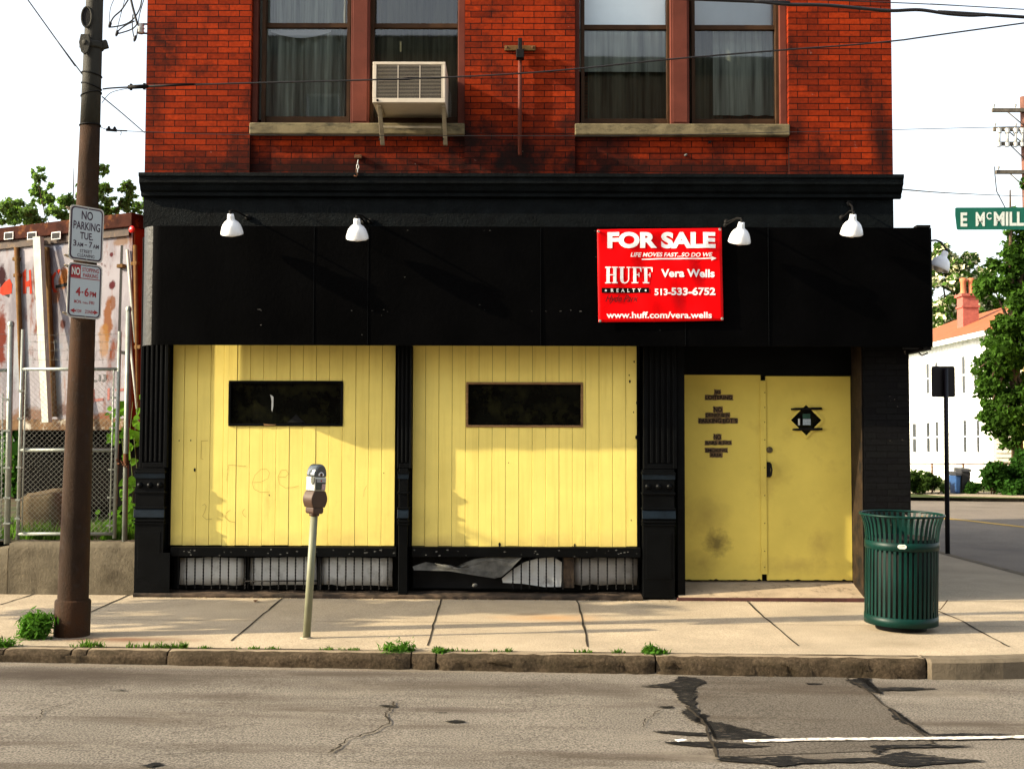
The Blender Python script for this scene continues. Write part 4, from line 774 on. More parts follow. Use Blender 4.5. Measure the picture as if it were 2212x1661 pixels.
# ================================================================== street furniture
# steel pole with clamp and bands
PB = G(155, 1372); PB.z = gz(PB.x)
ptop = P(204.5, 0, PB.y); axis = (ptop-Vector((PB.x, PB.y, PB.z))).normalized()
pole = thing('utility_pole', PB, 'tall rusty brown steel pole with two parking signs at the kerb', 'pole')
def pat(z): return PB + axis*((z-PB.z)/axis.z)
def prad(z): return .125 - .0105*(z-PB.z)
zsp = P(200, 272, PB.y).z; zs = [PB.z-.02+(zsp-PB.z+.02)*i/15 for i in range(16)]; MB().tube([pat(z) for z in zs], [prad(z) for z in zs], 28).build('shaft', POLE, pole)
zs2 = [zs[-1]+.45*i for i in range(11)]; MB().tube([pat(z) for z in zs2], [prad(z) for z in zs2], 28).build('shaft', POLEG, pole)
zt = P(120, 1298, PB.y-.1).z; MB().lathe([(.142, -.01), (.142, zt-PB.z-.012), (.136, zt-PB.z), (.11, zt-PB.z+.006)], PB, axis, 28).build('base_sleeve', POLE, pole)
mb = MB()
for y, tl in ((272, .02), (162, -.10), (187, -.16), (205, .12)):
    z = P(200, y, PB.y).z; c = pat(z); r = prad(z)+.004; mb.tube([c+Vector((r*math.cos(w), r*math.sin(w), tl*r*math.cos(w)*2)) for w in [k*math.pi/12 for k in range(25)]], .0055, 6, False)
mb.split('band', IRON, pole)
z = P(200, 95, PB.y).z; c = pat(z); r = prad(z)
mb = MB(); mb.lathe([(r+.002, -.05), (r+.016, -.045), (r+.016, .0), (r+.002, .01)], c, axis, 24)
fr = c + Vector((-.035, -r-.005, 0))
mb.lathe([(.0, .03), (.018, .028), (.03, .015), (.034, 0)], fr+Vector((0, 0, -.02)), (-.3, -1, 0), 12)
mb.prism([fr+Vector(q) for q in ((-.05, 0, -.02), (-.03, 0, -.10), (.0, 0, -.125), (.03, 0, -.10), (.05, 0, -.02), (.035, 0, .05), (-.035, 0, .05))], (0, -.022, 0))
mb.obox(c+Vector((-r-.015, 0, -.02)), (1, 0, 0), .022, (0, 1, 0), .02, (0, 0, 1), .02); mb.obox(c+Vector((r+.02, 0, -.01)), (1, 0, .3), .03, (0, 1, 0), .02, (-.3, 0, 1), .035); mb.build('clamp', POLEG, pole, bevel=.006)
mb = MB(); hh = fr+Vector((.005, .004, .20)); o1 = [(.042*math.cos(w), .085*math.sin(w)) for w in [k*math.pi/12 for k in range(24)]]; ro = [hh+Vector((x, -.002, zz)) for x, zz in o1]; mb.tube(ro+ro[:1], .009, 6, False); mb.build('handhole_rim', POLEG, pole)
MB().poly([hh+Vector((x*.9, -.004, zz*.9)) for x, zz in o1]).build('handhole', IRON, pole)
# parking signs
def park_sign(yc, hgt, build, label):
    # plane runs along e (away to the right), up axis follows the pole
    e = Vector((.62, .785, 0)).normalized(); up = axis.copy(); w = .312
    nrm = e.cross(up).normalized()
    if nrm.y > 0: nrm = -nrm
    zc_ = P(200, yc, PB.y).z; o = pat(zc_) + nrm*(prad(zc_)+.016) - e*(w/2+.065) + up*(hgt/2)
    t = thing('parking_sign', o+up*-hgt, label, 'traffic sign', 'parking signs clamped to the steel pole')
    f = lambda u, v, off=0.: o + e*(u*w) - up*(v*hgt) + nrm*off                    # u right, v down
    def rr(u0, v0, u1, v1, rad, off):
        rv = rad*w/hgt; pts = []
        for (cx_, cy_, a0) in ((u1-rad, v0+rv, -90), (u1-rad, v1-rv, 0), (u0+rad, v1-rv, 90), (u0+rad, v0+rv, 180)):
            for k in range(6): a = math.radians(a0+18*k); pts.append(f(cx_+rad*math.cos(a), cy_+rv*math.sin(a), off))
        return pts
    pl = MB().prism(rr(0, 0, 1, 1, .12, .0), nrm*.003).build('plate', SIGNB, t)
    build(t, f, rr)
    mb = MB()
    for v in ((.07, .93) if hgt > .4 else (.1, .9)):
        c = f(.02, v); z = c.z; pc = pat(z); mb.tube([c+e*.02-nrm*.004, c-e*.03-nrm*.006, pc+Vector((-prad(z)*.95, -prad(z)*.35, 0)), pc+Vector((-prad(z)*1.02, 0, 0))], .009, 6)
    mb.split('strap', mat('pale_strap', (.55, .45, .33), .5, .4), t)
    mb = MB()
    for v in (.035, .965): mb.lathe([(.008, 0), (.006, .004), (0, .005)], f(.52, v, .006), nrm, 8)
    mb.split('bolt', GALV, t)
    return t
def rows(mb, f, lst, off):
    for (s, u0, u1, v0, v1, b) in lst: text(mb, s, lambda u, v: f(u, v, off), u0, u1, v1, v0, b)
def s1f(t, f, rr):
    MB().poly(rr(.035, .025, .965, .975, .11, .0042)).build('border', INKB, t); MB().poly(rr(.075, .05, .925, .95, .09, .0054)).build('face', SIGNW, t)
    mb = MB(); rows(mb, f, [('NO', .335, .665, .085, .245, .02), ('PARKING', .11, .89, .285, .435, .02), ('TUE.', .31, .69, .475, .605, .018), ('3', .12, .215, .635, .745, .016), ('AM', .235, .41, .67, .745, .016), ('-', .45, .52, .695, .71, 0), ('7', .58, .675, .635, .745, .016), ('AM', .695, .87, .67, .745, .016), ('STREET', .32, .68, .79, .85, .008), ('CLEANING', .25, .75, .87, .93, .008)], .0066); mb.build('lettering', INKB, t, norm=False)
def s2f(t, f, rr):
    MB().poly(rr(.035, .025, .965, .975, .11, .0042)).build('border', INKB, t); MB().poly(rr(.075, .045, .925, .955, .09, .0054)).build('face', SIGNW, t)
    k = [f(.075, .11, .0062), f(.09, .065, .0062), f(.14, .045, .0062), f(.36, .045, .0062), f(.36, .265, .0062), f(.075, .265, .0062)]; MB().poly(k).build('no_box', INKR, t)
    mb = MB(); rows(mb, f, [('NO', .10, .335, .085, .225, .025)], .0074); mb.build('lettering', LETW, t, norm=False)
    mb = MB(); rows(mb, f, [('STOPPING', .40, .89, .075, .15, .014), ('PARKING', .43, .87, .175, .25, .014), ('4', .235, .375, .44, .60, .03), ('-', .40, .455, .515, .54, .02), ('6', .485, .615, .44, .60, .03), ('PM', .64, .83, .50, .60, .025), ('MON.', .20, .41, .675, .735, .01), ('THRU', .44, .60, .70, .735, .004), ('FRI', .64, .78, .675, .735, .01), ('TOW', .27, .42, .845, .905, .012), ('ZONE', .52, .74, .845, .905, .012)], .0066)
    mb.add([f(*q, .0066) for q in ((.075, .268), (.925, .268), (.925, .282), (.075, .282))], [range(4)])
    for s in (1, -1): c_ = lambda u: .5+s*(u-.5); mb.add([f(c_(u), v, .0066) for u, v in ((.09, .875), (.22, .83), (.205, .86), (.26, .86), (.26, .89), (.205, .89), (.22, .92))], [range(7)])
    mb.build('lettering', INKR, t, norm=False)
sg = cr(160, 470, 5.536); PSY = PB.y-.155
park_sign(511, .452, s1f, 'white no parking Tuesday street cleaning sign, upper one on the pole')
park_sign(632.5, .450, s2f, 'white and red no stopping tow zone sign, lower one on the pole')
# parking meter
mbs = G(662, 1378); mbs.z = gz(mbs.x); mtop = P(679, 1106, mbs.y)
mt = thing('parking_meter', mbs, 'leaning grey post parking meter with brown coin vault at the kerb', 'parking meter')
MB().tube([mbs-Vector((0, 0, .02)), mtop], [.0315, .0305], 20).build('post', METERP, mt)
MB().lathe([(.055, -.004), (.05, .006), (.034, .01)], mbs, (0, 0, 1), 16).build('grout', WALK, mt)
up = (mtop-mbs).normalized(); th = math.radians(51); fx = Vector((math.cos(th), math.sin(th), 0)); fx = (fx-up*fx.dot(up)).normalized(); fy = up.cross(fx)    # fx along the front face, fy into depth
if fy.y < 0: fy = -fy
hb = mtop - up*.012
def hp(x, y, z): return hb + fx*x + fy*y + up*z
def slab(o, d, y0=None): return [hp(x, (-d/2 if y0 is None else y0), z) for x, z in o]
foot = [(-.045, .0), (.045, .0), (.056, .012), (.056, .052), (-.056, .052), (-.056, .012)]
MB().lathe([(.034, -.02), (.042, -.015), (.042, .005), (.03, .006)], hb, up, 18).build('collar', MBROWN, mt)
MB().prism(slab(foot, .10), fy*.10).build('vault_foot', MBROWN, mt, bevel=.008)
bul = [(-.060, .0521), (.060, .0521)] + [(.064+.022*math.sin(math.pi*i/10), .055+.125*i/10) for i in range(11)] + [(.062, .186), (-.062, .186)] + [(-.064-.022*math.sin(math.pi*i/10), .18-.125*i/10) for i in range(11)]
MB().prism(slab(bul, .112), fy*.112).build('coin_vault', MBROWN, mt, bevel=.008)
MB().prism(slab([(-.060, .187), (.060, .187), (.064, .30), (-.064, .30)], .108), fy*.108).build('housing', MSILV, mt, bevel=.008)
dm = [(-.066, .301), (.066, .301)] + [(.066*math.cos(w), .318+.088*math.sin(w)) for w in [math.pi*i/14 for i in range(15)]]
MB().prism(slab(dm, .106), fy*.106, smooth=True).build('dome', MDOME, mt, bevel=.012, seg=3)
MB().prism([hp(x, -.0545-.004, z) for x, z in ((-.05, .195), (.05, .195), (.053, .285), (-.053, .285))], fy*.003).build('face_plate', mat('grey_meter_face', (.05, .056, .046), .5, .2, .3, 30), mt)
MB().prism([hp(x, -.0615, z) for x, z in ((-.048, .258), (.05, .258), (.051, .284), (-.048, .284))], fy*.002).build('label', mat('pale_label', (.30, .30, .31), .5, .3), mt)
MB().prism([hp(x, -.0615, z) for x, z in ((.008, .197), (.048, .197), (.05, .245), (.012, .245))], fy*.002).build('label', mat('pink_label', (.45, .30, .30), .5, .3, .4, 60), mt)
c = hp(.0, -.062, .271); MB().lathe([(.008, 0), (.0, .002)], c, -fy, 10).build('coin_mark', INKR, mt)
mb = MB(); n_ = -fx; o = [hp(-.0665, y, z) for y, z in ((-.052, .30), (-.012, .30), (-.013, .275), (-.02, .25), (-.032, .238), (-.044, .25), (-.052, .275))]; mb.prism(o, -fx*.004); mb.build('shield', mat('olive_dark_plate', (.045, .05, .03), .4, .4), mt)
MB().prism([hp(x, -.0555, z) for x, z in [(.03*math.cos(w), .312+.03*math.sin(w)) for w in [math.pi*i/8 for i in range(9)]]], fy*.003).build('dial', ENAMEL, mt)
MB().lathe([(.013, 0), (.012, .006), (0, .008)], hp(0, -.056, .322), -fy, 12).build('dial_knob', MBROWN, mt)
# litter bin
tb = G(1946, 1358); tb.z = gz(tb.x); TI = Vector((.012, -.028, 1)).normalized()
tr = thing('litter_bin', tb, 'dark green slatted litter bin with flared rim on the pavement corner', 'litter bin')
H1 = 1.0
def ring(mb, prof, n=56): mb.lathe(prof, tb, TI, n)
mb = MB(); ring(mb, [(.0, .0), (.21, .0), (.215, .01), (.215, .06), (.0, .06)]); mb.build('foot', IRON, tr)
mb = MB(); ring(mb, [(.298, .055), (.312, .057), (.312, .135), (.300, .137), (.298, .055)]); mb.build('bottom_band', GREEN, tr)
mb = MB(); ring(mb, [(.306, .705), (.313, .707), (.313, .775), (.306, .777), (.306, .705)]); mb.split('band', GREEN, tr)
a_ = TI.orthogonal().normalized(); b_ = TI.cross(a_)
mb = MB(); rc = tb+TI*H1; mb.tube([rc+(a_*math.cos(w)+b_*math.sin(w))*.352 for w in [2*math.pi*k/64 for k in range(65)]], .011, 8, False); mb.build('rim', GREEN, tr)
mb = MB(); pf = [(.304, .07), (.304, .5), (.303, .72), (.305, .80), (.311, .86), (.322, .92), (.337, .965), (.351, 1.0)]
for k in range(44):
    w = 2*math.pi*k/44; d = a_*math.cos(w)+b_*math.sin(w); tt = TI.cross(d); hwid = .0115; L = []
    for r, z in pf: c = tb+TI*z+d*r; L += [c-tt*hwid-d*.003, c+tt*hwid-d*.003, c+tt*hwid+d*.0035, c-tt*hwid+d*.0035]
    mb.add(L, [(i*4+q, i*4+(q+1) % 4, (i+1)*4+(q+1) % 4, (i+1)*4+q) for i in range(len(pf)-1) for q in range(4)])
mb.build('slats', GREEN, tr)
mb = MB(); ring(mb, [(.0, .09), (.262, .09), (.268, .80), (.262, .80), (.255, .1)]); mb.build('liner', LINER, tr)
dd = Vector((-.30, -.95, 0)).normalized(); cc = tb+TI*.742+dd*.3145; e_ = TI.cross(dd).normalized()
mb = MB(); mb.prism([cc+e_*(x)+TI*z for x, z in ((-.036, -.008), (-.022, -.018), (.022, -.018), (.036, -.008), (.036, .008), (.022, .018), (-.022, .018), (-.036, .008))], dd*.002); mb.build('badge', mat('pale_badge', (.62, .62, .56), .5, .4), tr)
mb = MB()
for zz in (-.007, .006): mb.prism([cc+dd*.0022+e_*x+TI*(zz+q) for x, q in ((-.024, 0), (.024, 0), (.024, .004), (-.024, .004))], dd*.0008)
mb.build('badge_lines', GREEN, tr)
# sign seen from the back on a black post
sp = G(2047, 1196); sp.z = gz(sp.x)
bs = thing('road_sign', sp, 'square road sign seen from behind on a thin black post', 'road sign')
zt = P(2040, 792, sp.y).z; mb = MB(); xt = P(2043, 800, sp.y).x; mb.tube([sp, (xt, sp.y, zt-.03)], .034, 12); mb.build('post', mat('black_post_paint', (.008, .008, .012), .5, .3), bs)
a = rect(2012, 791, 2063, 858, sp.y+.04); o = []; r_ = .03
for (cx_, cz_, a0) in ((a[1]-r_, a[2]+r_, -90), (a[1]-r_, a[3]-r_, 0), (a[0]+r_, a[3]-r_, 90), (a[0]+r_, a[2]+r_, 180)):
    for k in range(5): w = math.radians(a0+22.5*k); o.append((cx_+r_*math.cos(w), sp.y+.038, cz_+r_*math.sin(w)))
MB().prism(o, (0, .004, 0)).build('plate', mat('dark_sign_back', (.010, .008, .009), .5, .3), bs)
# green street name sign, its own post beyond the frame
ss = thing('street_name_sign', (5.35, -1.0, gz(5.35)), 'green street name sign reading E McMillan against the sky', 'street sign')
SY = -1.0; a = rect(2063, 449, 2300, 497, SY); sx1 = a[0]+1.10
MB().prism([(a[0]+.004, SY, a[3]-.004), (a[0]+.002, SY, a[3]-.07), (a[0]+.016, SY, a[2]+.006), (a[0]+.03, SY, a[2]), (sx1, SY, a[2]+.006), (sx1, SY, a[3]+.006), (a[0]+.02, SY, a[3])], (0, .004, 0)).build('panel', SIGNG, ss)
fS = cr(2100, 200, 2.3717); mb = MB(); gS = lambda u, v: P(*fS(u, v), SY-.002)
text(mb, 'E', gS, 368, 405, 788, 710, .035); text(mb, 'M', gS, 452, 503, 786, 708, .035); text(mb, 'C', gS, 512, 540, 750, 708, .03); text(mb, 'MILL', gS, 553, 722, 784, 706, .035); text(mb, 'AN', gS, 740, 840, 783, 705, .035)
mb.build('lettering', LETW, ss, norm=False)
MB().tube([(5.35, -.96, gz(5.35)), (5.35, -.96, a[3]+.1)], .03, 12).build('post', GALV, ss)
MB().box(sx1-.03, 5.36, SY+.005, SY+.035, a[2]+.06, a[3]-.05).build('bracket', GALV, ss)

# ================================================================== left lot: wall, fence, trailer
LZ = P(150, 1172, .06).z
wl = MB(); xw0, xw1 = rX(18, .06, 1230), BX0-.006; wx = np.linspace(xw0, xw1, 26); L = []
for x in wx:
    j = lambda a: random.uniform(-a, a)
    L += [(x, .05+j(.006), gz(x)-.05), (x, .05+j(.007), .2), (x, .055+j(.007), LZ-.06), (x, .075+j(.004), LZ-.012+j(.004)), (x, .12, LZ+j(.004)), (x, .42, LZ+j(.006)), (x, .42, gz(x)-.05)]
wl.add(L, [(i*7+k, (i+1)*7+k, (i+1)*7+k+1, i*7+k+1) for i in range(25) for k in range(6)], smooth=True); wl.add(L[:7], [range(7)]); wl.add(L[-7:], [range(7)])
tag(wl.build('retaining_wall', CONC, None, loc=(xw0, .05, gz(xw0))), 'low rough concrete retaining wall under the chain link gate', 'wall')
wl = MB(); L = []
for i, x in enumerate(np.linspace(xw0-6, xw0-.012, 30)):
    j = lambda a: random.uniform(-a, a); t_ = LZ-.03-.05*min(1, (xw0-x)/.25)
    L += [(x, .06+j(.006), gz(x)-.05), (x, .06+j(.007), .2), (x, .07+j(.006), t_-.03), (x, .13, t_+j(.006)), (x, .42, t_), (x, .42, gz(x)-.05)]
wl.add(L, [(i*6+k, (i+1)*6+k, (i+1)*6+k+1, i*6+k+1) for i in range(29) for k in range(5)], smooth=True); wl.add(L[-6:], [range(6)])
tag(wl.build('retaining_wall', CONC, None, loc=(xw0-.1, .06, gz(xw0))), 'lower stretch of concrete wall at the left edge, past the joint', 'wall')
mb = MB(); mb.poly([(-40, .42, LZ-.02), (BX0, .42, LZ-.02), (BX0, 30, LZ-.02), (-40, 30, LZ-.02)]); mb.poly([(-40, 30, LZ-.02), (BX0, 30, LZ-.02), (BX0, 30, -.5), (-40, 30, -.5)]); tag(mb.build('lot_ground', LOT), kind='structure')
FY = .26
def fpost(x_, yt, yb, r, lab, cap=True):
    a, b = P(x_[0], yt, FY), P(x_[1], yb, FY); b.z = LZ-.03
    t = thing('fence_post', (b.x, FY, LZ), lab, 'fence post')
    MB().tube([b, a], r, 14).build('tube', GALV, t); MB().lathe([(r*1.12, -.02), (r*1.12, .012), (r*.7, .03), (0, .036)], a, (0, 0, 1), 14).build('cap', GALV, t); return t
p1 = fpost((24, 15), 700, 1174, .030, 'thick galvanised fence post on the left, hinges bolted to it'); p2 = fpost((278, 269), 668, 1172, .027, 'galvanised gate post beside the building with a rusty chain stain')
zz = P(272, 990, FY).z; MB().lathe([(.0285, -.07), (.0285, .05)], (P(272, 1000, FY).x, FY, zz), (0, 0, 1), 14).build('rust_sleeve', RUST, p2)
# gate
gt = thing('chain_link_gate', (rX(145, FY), FY, LZ), 'chain link gate with tube frame behind the rusty pole', 'gate')
gA, gB = P(50, 712, FY), P(38, 1166, FY); hA, hB = P(259, 716, FY), P(247, 1163, FY); gr = .0195
mb = MB(); mb.tube([gB, gA], gr, 12); mb.tube([hB, hA], gr, 12)
gl = lambda y: (gA.lerp(gB, (y-712)/454)); hl = lambda y: (hA.lerp(hB, (y-716)/447))
for y in (798, 973, 1153): mb.tube([gl(y), hl(y)], gr*.95, 12)
mb.split('frame_tube', GALV, gt)
def cl_mesh(a, b, c, d, pitch=.054, r=.0012):            # corners: top-left a, top-right b, bottom-right c, bottom-left d
    mb = MB(); wl_, hl_ = (b-a).length, (a-d).length
    pt = lambda u, v: a.lerp(b, u/wl_).lerp(d.lerp(c, u/wl_), v/hl_)
    for s in (1, -1):
        k = -hl_
        while k < wl_+hl_:
            pts = []
            for (u, v) in ((k, 0),) if False else ():
                pass
            # line u = k + s*v
            v0, v1 = 0, hl_
            if s > 0: v0 = max(0, -k); v1 = min(hl_, wl_-k)
            else: v0 = max(0, k-wl_); v1 = min(hl_, k)
            if v1-v0 > .02:
                n = max(1, int((v1-v0)/pitch*2)); q = []
                for i in range(n+1):
                    v = v0+(v1-v0)*i/n; p = pt(k+s*v, v); p = p + Vector((0, s*.002*(-1)**i - .028, 0)); q.append(p)
                mb.tube(q, r, 4, False)
            k += pitch
    return mb
cl_mesh(gl(798), hl(798), hl(1153), gl(1153)).build('chain_link', CHAIN, gt, norm=False)
mb = MB()
for i, y in enumerate((722, 738, 756, 776)):
    a, b = gl(y), hl(y); pts = [a.lerp(b, t)+Vector((0, -.01, -.012*math.sin(math.pi*t)+random.uniform(-.003, .003))) for t in [k/16 for k in range(17)]]; mb.tube(pts, .0018, 4)
    for k in range(1, 9): c = a.lerp(b, k/9+.02); mb.tube([c+Vector((-.012, -.02, .014)), c+Vector((.012, 0, -.014))], .0014, 4); mb.tube([c+Vector((.012, -.02, .012)), c+Vector((-.01, 0, -.012))], .0014, 4)
for k in range(14):
    a, b = gl(735), hl(735); c = a.lerp(b, (k+.5)/14); mb.tube([c, c+Vector((.01*(-1)**k, 0, -.12)), c+Vector((-.008*(-1)**k, 0, -.25))], .0013, 4)
mb.build('barbed_wire', CHAIN, gt)
mb = MB()
for y in (845, 905, 1010, 1080, 1120): c = gl(y); mb.obox(c, (1, 0, 0), .026, (0, 1, 0), .024, (0, 0, 1), .010)
for y in (860, 925, 1015, 1075, 1135): c = hl(y)+Vector((-.035, 0, 0)); mb.obox(c, (1, 0, 0), .05, (0, 1, 0), .006, (0, 0, 1), .009)
mb.tube([hl(800)+Vector((-.045, -.02, 0)), hl(1150)+Vector((-.045, -.02, 0))], .008, 6); mb.tube([gl(800)+Vector((.05, -.02, 0)), gl(1150)+Vector((.05, -.02, 0))], .008, 6); mb.split('tie_band', GALV, gt)
c0, c1 = P(252, 998, FY-.02), P(275, 1006, FY-.02); mb = MB()
for i in range(9): c = c0.lerp(c1, i/8)+Vector((0, random.uniform(-.01, .01), random.uniform(-.02, .02))); mb.lathe([(.008, -.008), (.016, 0), (.008, .008)], c, (random.random(), random.random(), random.random()+.1), 8)
tag(mb.build('gate_chain', RUST, None, loc=c0), 'rusty chain tying the gate to its post', 'chain')
# fence run to the left
fc = thing('chain_link_fence', (P(0, 1170, FY).x-1, FY, LZ), 'chain link fence panel running off at the left edge', 'fence')
a, d = P(15, 800, FY), P(8, 1166, FY); off = Vector((-2.6, .0, 0))
cl_mesh(a+off, a, d, d+off).build('chain_link', CHAIN, fc, norm=False)
mb = MB(); mb.tube([a+off, a], .018, 10); mb.tube([d+off, d], .012, 8); mb.tube([P(6, 850, FY), P(2, 1160, FY)], .007, 6)
for y in (783, 750, 722): q = P(15, y, FY); mb.tube([q+off, q], .002, 5)
mb.split('rail', GALV, fc)
mb = MB()
for y in (862, 1010, 1130, 930, 1075): c = P(17, y, FY); mb.obox(c, (1, 0, 0), .036, (0, 1, 0), .034, (0, 0, 1), .009)
mb.split('tie_band', GALV, fc)
# old box trailer, its doors towards the street
TR0 = Vector((-4.60, 2.0, LZ)); TROT = math.radians(-27.6)
tl = thing('box_trailer', TR0, 'rusty white box trailer with peeling paint behind the gate', 'trailer', rz_=TROT)
tx = Vector((math.cos(TROT), math.sin(TROT), 0)); ty = Vector((-math.sin(TROT), math.cos(TROT), 0))
def TP(x, y, dep=0.):
    p = PL(x, y, TR0+ty*dep, ty) - TR0; return Vector((p.dot(tx), dep, p.z))
TRSP = []
for (x, y, rx_, ry_, c_, am) in ((5, 598, 14, 34, (.018, .003, .004), .97), (4, 730, 15, 80, (.085, .012, .003), .95), (-30, 700, 40, 150, (.09, .02, .006), .9), (138, 603, 15, 32, (.17, .055, .008), .95), (120, 640, 14, 22, (.14, .05, .012), .7), (241, 551, 6, 6, (.05, .006, .008), .95), (242, 617, 10, 12, (.05, .007, .009), .97), (233, 690, 13, 52, (.12, .042, .010), .92), (244, 655, 8, 20, (.10, .035, .01), .85), (224, 735, 16, 40, (.18, .09, .025), .7), (136, 703, 9, 12, (.06, .015, .008), .9),
        (125, 524, 20, 22, (.13, .15, .21), .85), (60, 545, 30, 30, (.30, .28, .30), .7), (48, 780, 26, 90, (.20, .22, .24), .7), (120, 800, 20, 90, (.16, .19, .24), .7), (60, 900, 70, 26, (.10, .045, .016), .8), (215, 905, 50, 14, (.12, .04, .012), .85), (150, 885, 60, 16, (.06, .02, .008), .7), (265, 520, 25, 14, (.12, .06, .02), .7)):
    q = TP(x, y); TRSP.append((q.x, q.z, rx_*.0066, ry_*.0056, c_, am, .85, 6., .35))
TRW = mat('white_trailer_paint', (.215, .205, .225), .85, .04, .1, 3, .15, 30, spots=TRSP, stains=[((.11, .10, .115), 2.6, .46, .62, .8, (1, 1, .35)), ((.10, .024, .006), 2.2, .55, .64, .95, (1, 1, .45)), ((.04, .010, .005), 5, .64, .70, .9, (1, 1, .6)), ((.16, .065, .022), 7, .58, .72, .7, (1.6, 1, .3))])
tw = 2.6; ztop = TP(285, 462).z; zbot = TP(150, 905).z; zhd = TP(285, 492).z
bld = dict(local=True)
MB().box(-tw, -.002, .0, 7, zbot, zhd).build('body', TRW, tl, **bld)
mb = MB(); mb.box(-.0015, .02, .02, 7, zbot, zhd); mb.build('side_skin', TRO, tl, **bld)
mb = MB(); mb.box(-tw, .05, -.07, .06, zhd, ztop); mb.box(-.02, .05, .06, 7, zhd, ztop-.001); mb.box(-tw, -.02, .06, 7, zhd+.02, ztop-.03); mb.build('roof_rail', TRB, tl, bevel=.01, **bld)
mb = MB(); mb.box(-tw, -.03, -.035, -.002, zhd-.10, zhd-.001); mb.build('header', mat('dark_header_rust', (.035, .018, .010), .7, .3, .5, 9, stains=[((.14, .08, .03), 8, .55, .7, .7)]), tl, **bld)
for x0 in (10, 60, 112):
    a, b = TP(x0, 522, -.071), TP(x0+20, 508, -.071); f2 = MB().box(a.x, b.x, -.082, -.0705, a.z+.02, b.z+.045).build('marker_light', PORC, tl, **bld); MB().box(a.x+.012, b.x-.012, -.0835, -.0822, a.z+.03, b.z+.032).build('lens', IRON, f2, **bld)
a = TP(285, 496, -.071); MB().lathe([(.045, 0), (.042, .012), (.026, .022), (0, .026)], (a.x, -.07, a.z), (0, -1, 0), 14).build('marker_light', mat('red_lens', (.45, .01, .008), .25, .5), tl, **bld)
mb = MB()
for xa, xb, w in ((36, 50, .032), (101, 118, .034), (245, 285, .026)):                     # locking bars on the doors
    a, b = TP(xa, 535, -.04), TP(xb, 900, -.04)
    if xa == 245: a, b = TP(292, 530, -.04), TP(300, 900, -.04)
    mb.tube([a, b], w, 8)
mb.split('locking_bar', TRBOLT, tl, **bld)
mb = MB()
for x, y in ((36, 560), (38, 595), (100, 560), (102, 595), (262, 575), (292, 570), (300, 750), (106, 760)):
    a = TP(x, y, -.03); mb.box(a.x-.05, a.x+.05, -.06, -.002, a.z-.022, a.z+.022)
mb.split('hinge', TRBOLT, tl, bevel=.006, **bld)
mb = MB()
for (xa, ya, xb, yb) in ((263, 530, 256, 760), (256, 760, 285, 765), (120, 620, 155, 612), (0, 960-330, 20, 640)):
    mb.ribbon([TP(xa, ya, -.003), TP(xb, yb, -.003)], .04, (0, 1, 0))
mb.split('door_seam', IRON, tl, **bld)
mb = MB(); a, b = TP(275, 540, -.03), TP(293, 740, -.03); mb.tube([a, b], .018, 8); a, b = TP(280, 730, -.05), TP(300, 915, -.05); mb.tube([a, b], .016, 8); mb.split('loose_trim', TRP, tl, **bld)
mb = MB()
def sheetpoly(pts): mb.add([TP(x, y, -.0045) for x, y in pts], [range(len(pts))])
c4b = cr(0, 400, 3.322)
for pts in ([(175, 800), (200, 770), (205, 960), (180, 965)], [(200, 870), (235, 855), (235, 905), (203, 910)], [(225, 780), (240, 775), (250, 960), (232, 965)], [(300, 890), (330, 870), (345, 900), (340, 955), (310, 950)], [(300, 765), (350, 765), (350, 790), (305, 795)], [(400, 830), (430, 790), (440, 800), (418, 850), (425, 920), (450, 950), (420, 955), (402, 910)], [(440, 780), (470, 770), (455, 815)], [(40, 870), (75, 845), (95, 890), (90, 960), (20, 975), (0, 960), (0, 920)]): sheetpoly([c4b(*p) for p in pts])
mb.split('faded_lettering', TRRED, tl, norm=False, **bld)
mb = MB()
for pts in ([(505, 95), (540, 100), (540, 112), (505, 106)], [(550, 70), (562, 70), (560, 108), (548, 105)], [(575, 68), (590, 68), (592, 100), (570, 112), (565, 104), (578, 96)]): sheetpoly([c5b(*p) for p in pts])
mb.split('faded_lettering', TRBLU, tl, norm=False, **bld)
mb = MB()
for pts in ([(512, 150), (525, 150), (528, 225), (514, 225)], [(530, 205), (575, 200), (575, 215), (530, 220)], [(598, 145), (612, 145), (610, 210), (598, 212)], [(640, 150), (690, 145), (690, 160), (645, 165)]): sheetpoly([c5b(*p) for p in pts])
mb.split('faded_lettering', mat('faded_maroon_lettering', (.20, .06, .05), .6, .2), tl, norm=False, **bld)
mb = MB(); mb.box(-tw, -.0, -.01, .3, zbot-.14, zbot-.001); mb.box(-tw, .0, .3, 7, zbot-.10, zbot-.002); mb.build('sill_beam', mat('rotten_sill', (.09, .05, .022), .85, .15, .5, 5, .6, 30, stains=[((.35, .33, .28), 6, .56, .66, .8), ((.03, .015, .01), 7, .52, .66, .8)]), tl, bevel=.008, **bld)
mb = MB(); mb.box(-tw+.1, -.1, .5, 6.8, .22, zbot-.101); mb.box(-tw, -.05, 1.2, 1.3, -.0, zbot-.11); mb.build('chassis_shade', TRDK, tl, **bld)  # deep black block stands in for the shade under the trailer
for x in (-2.2, -.35):
    for y in (2.2,): o = MB().lathe([(.25, -.14), (.46, -.13), (.5, -.09), (.5, .09), (.46, .13), (.25, .14)], (x, y, .5), (1, 0, 0), 28).build('wheel', TYRE, tl, **bld)
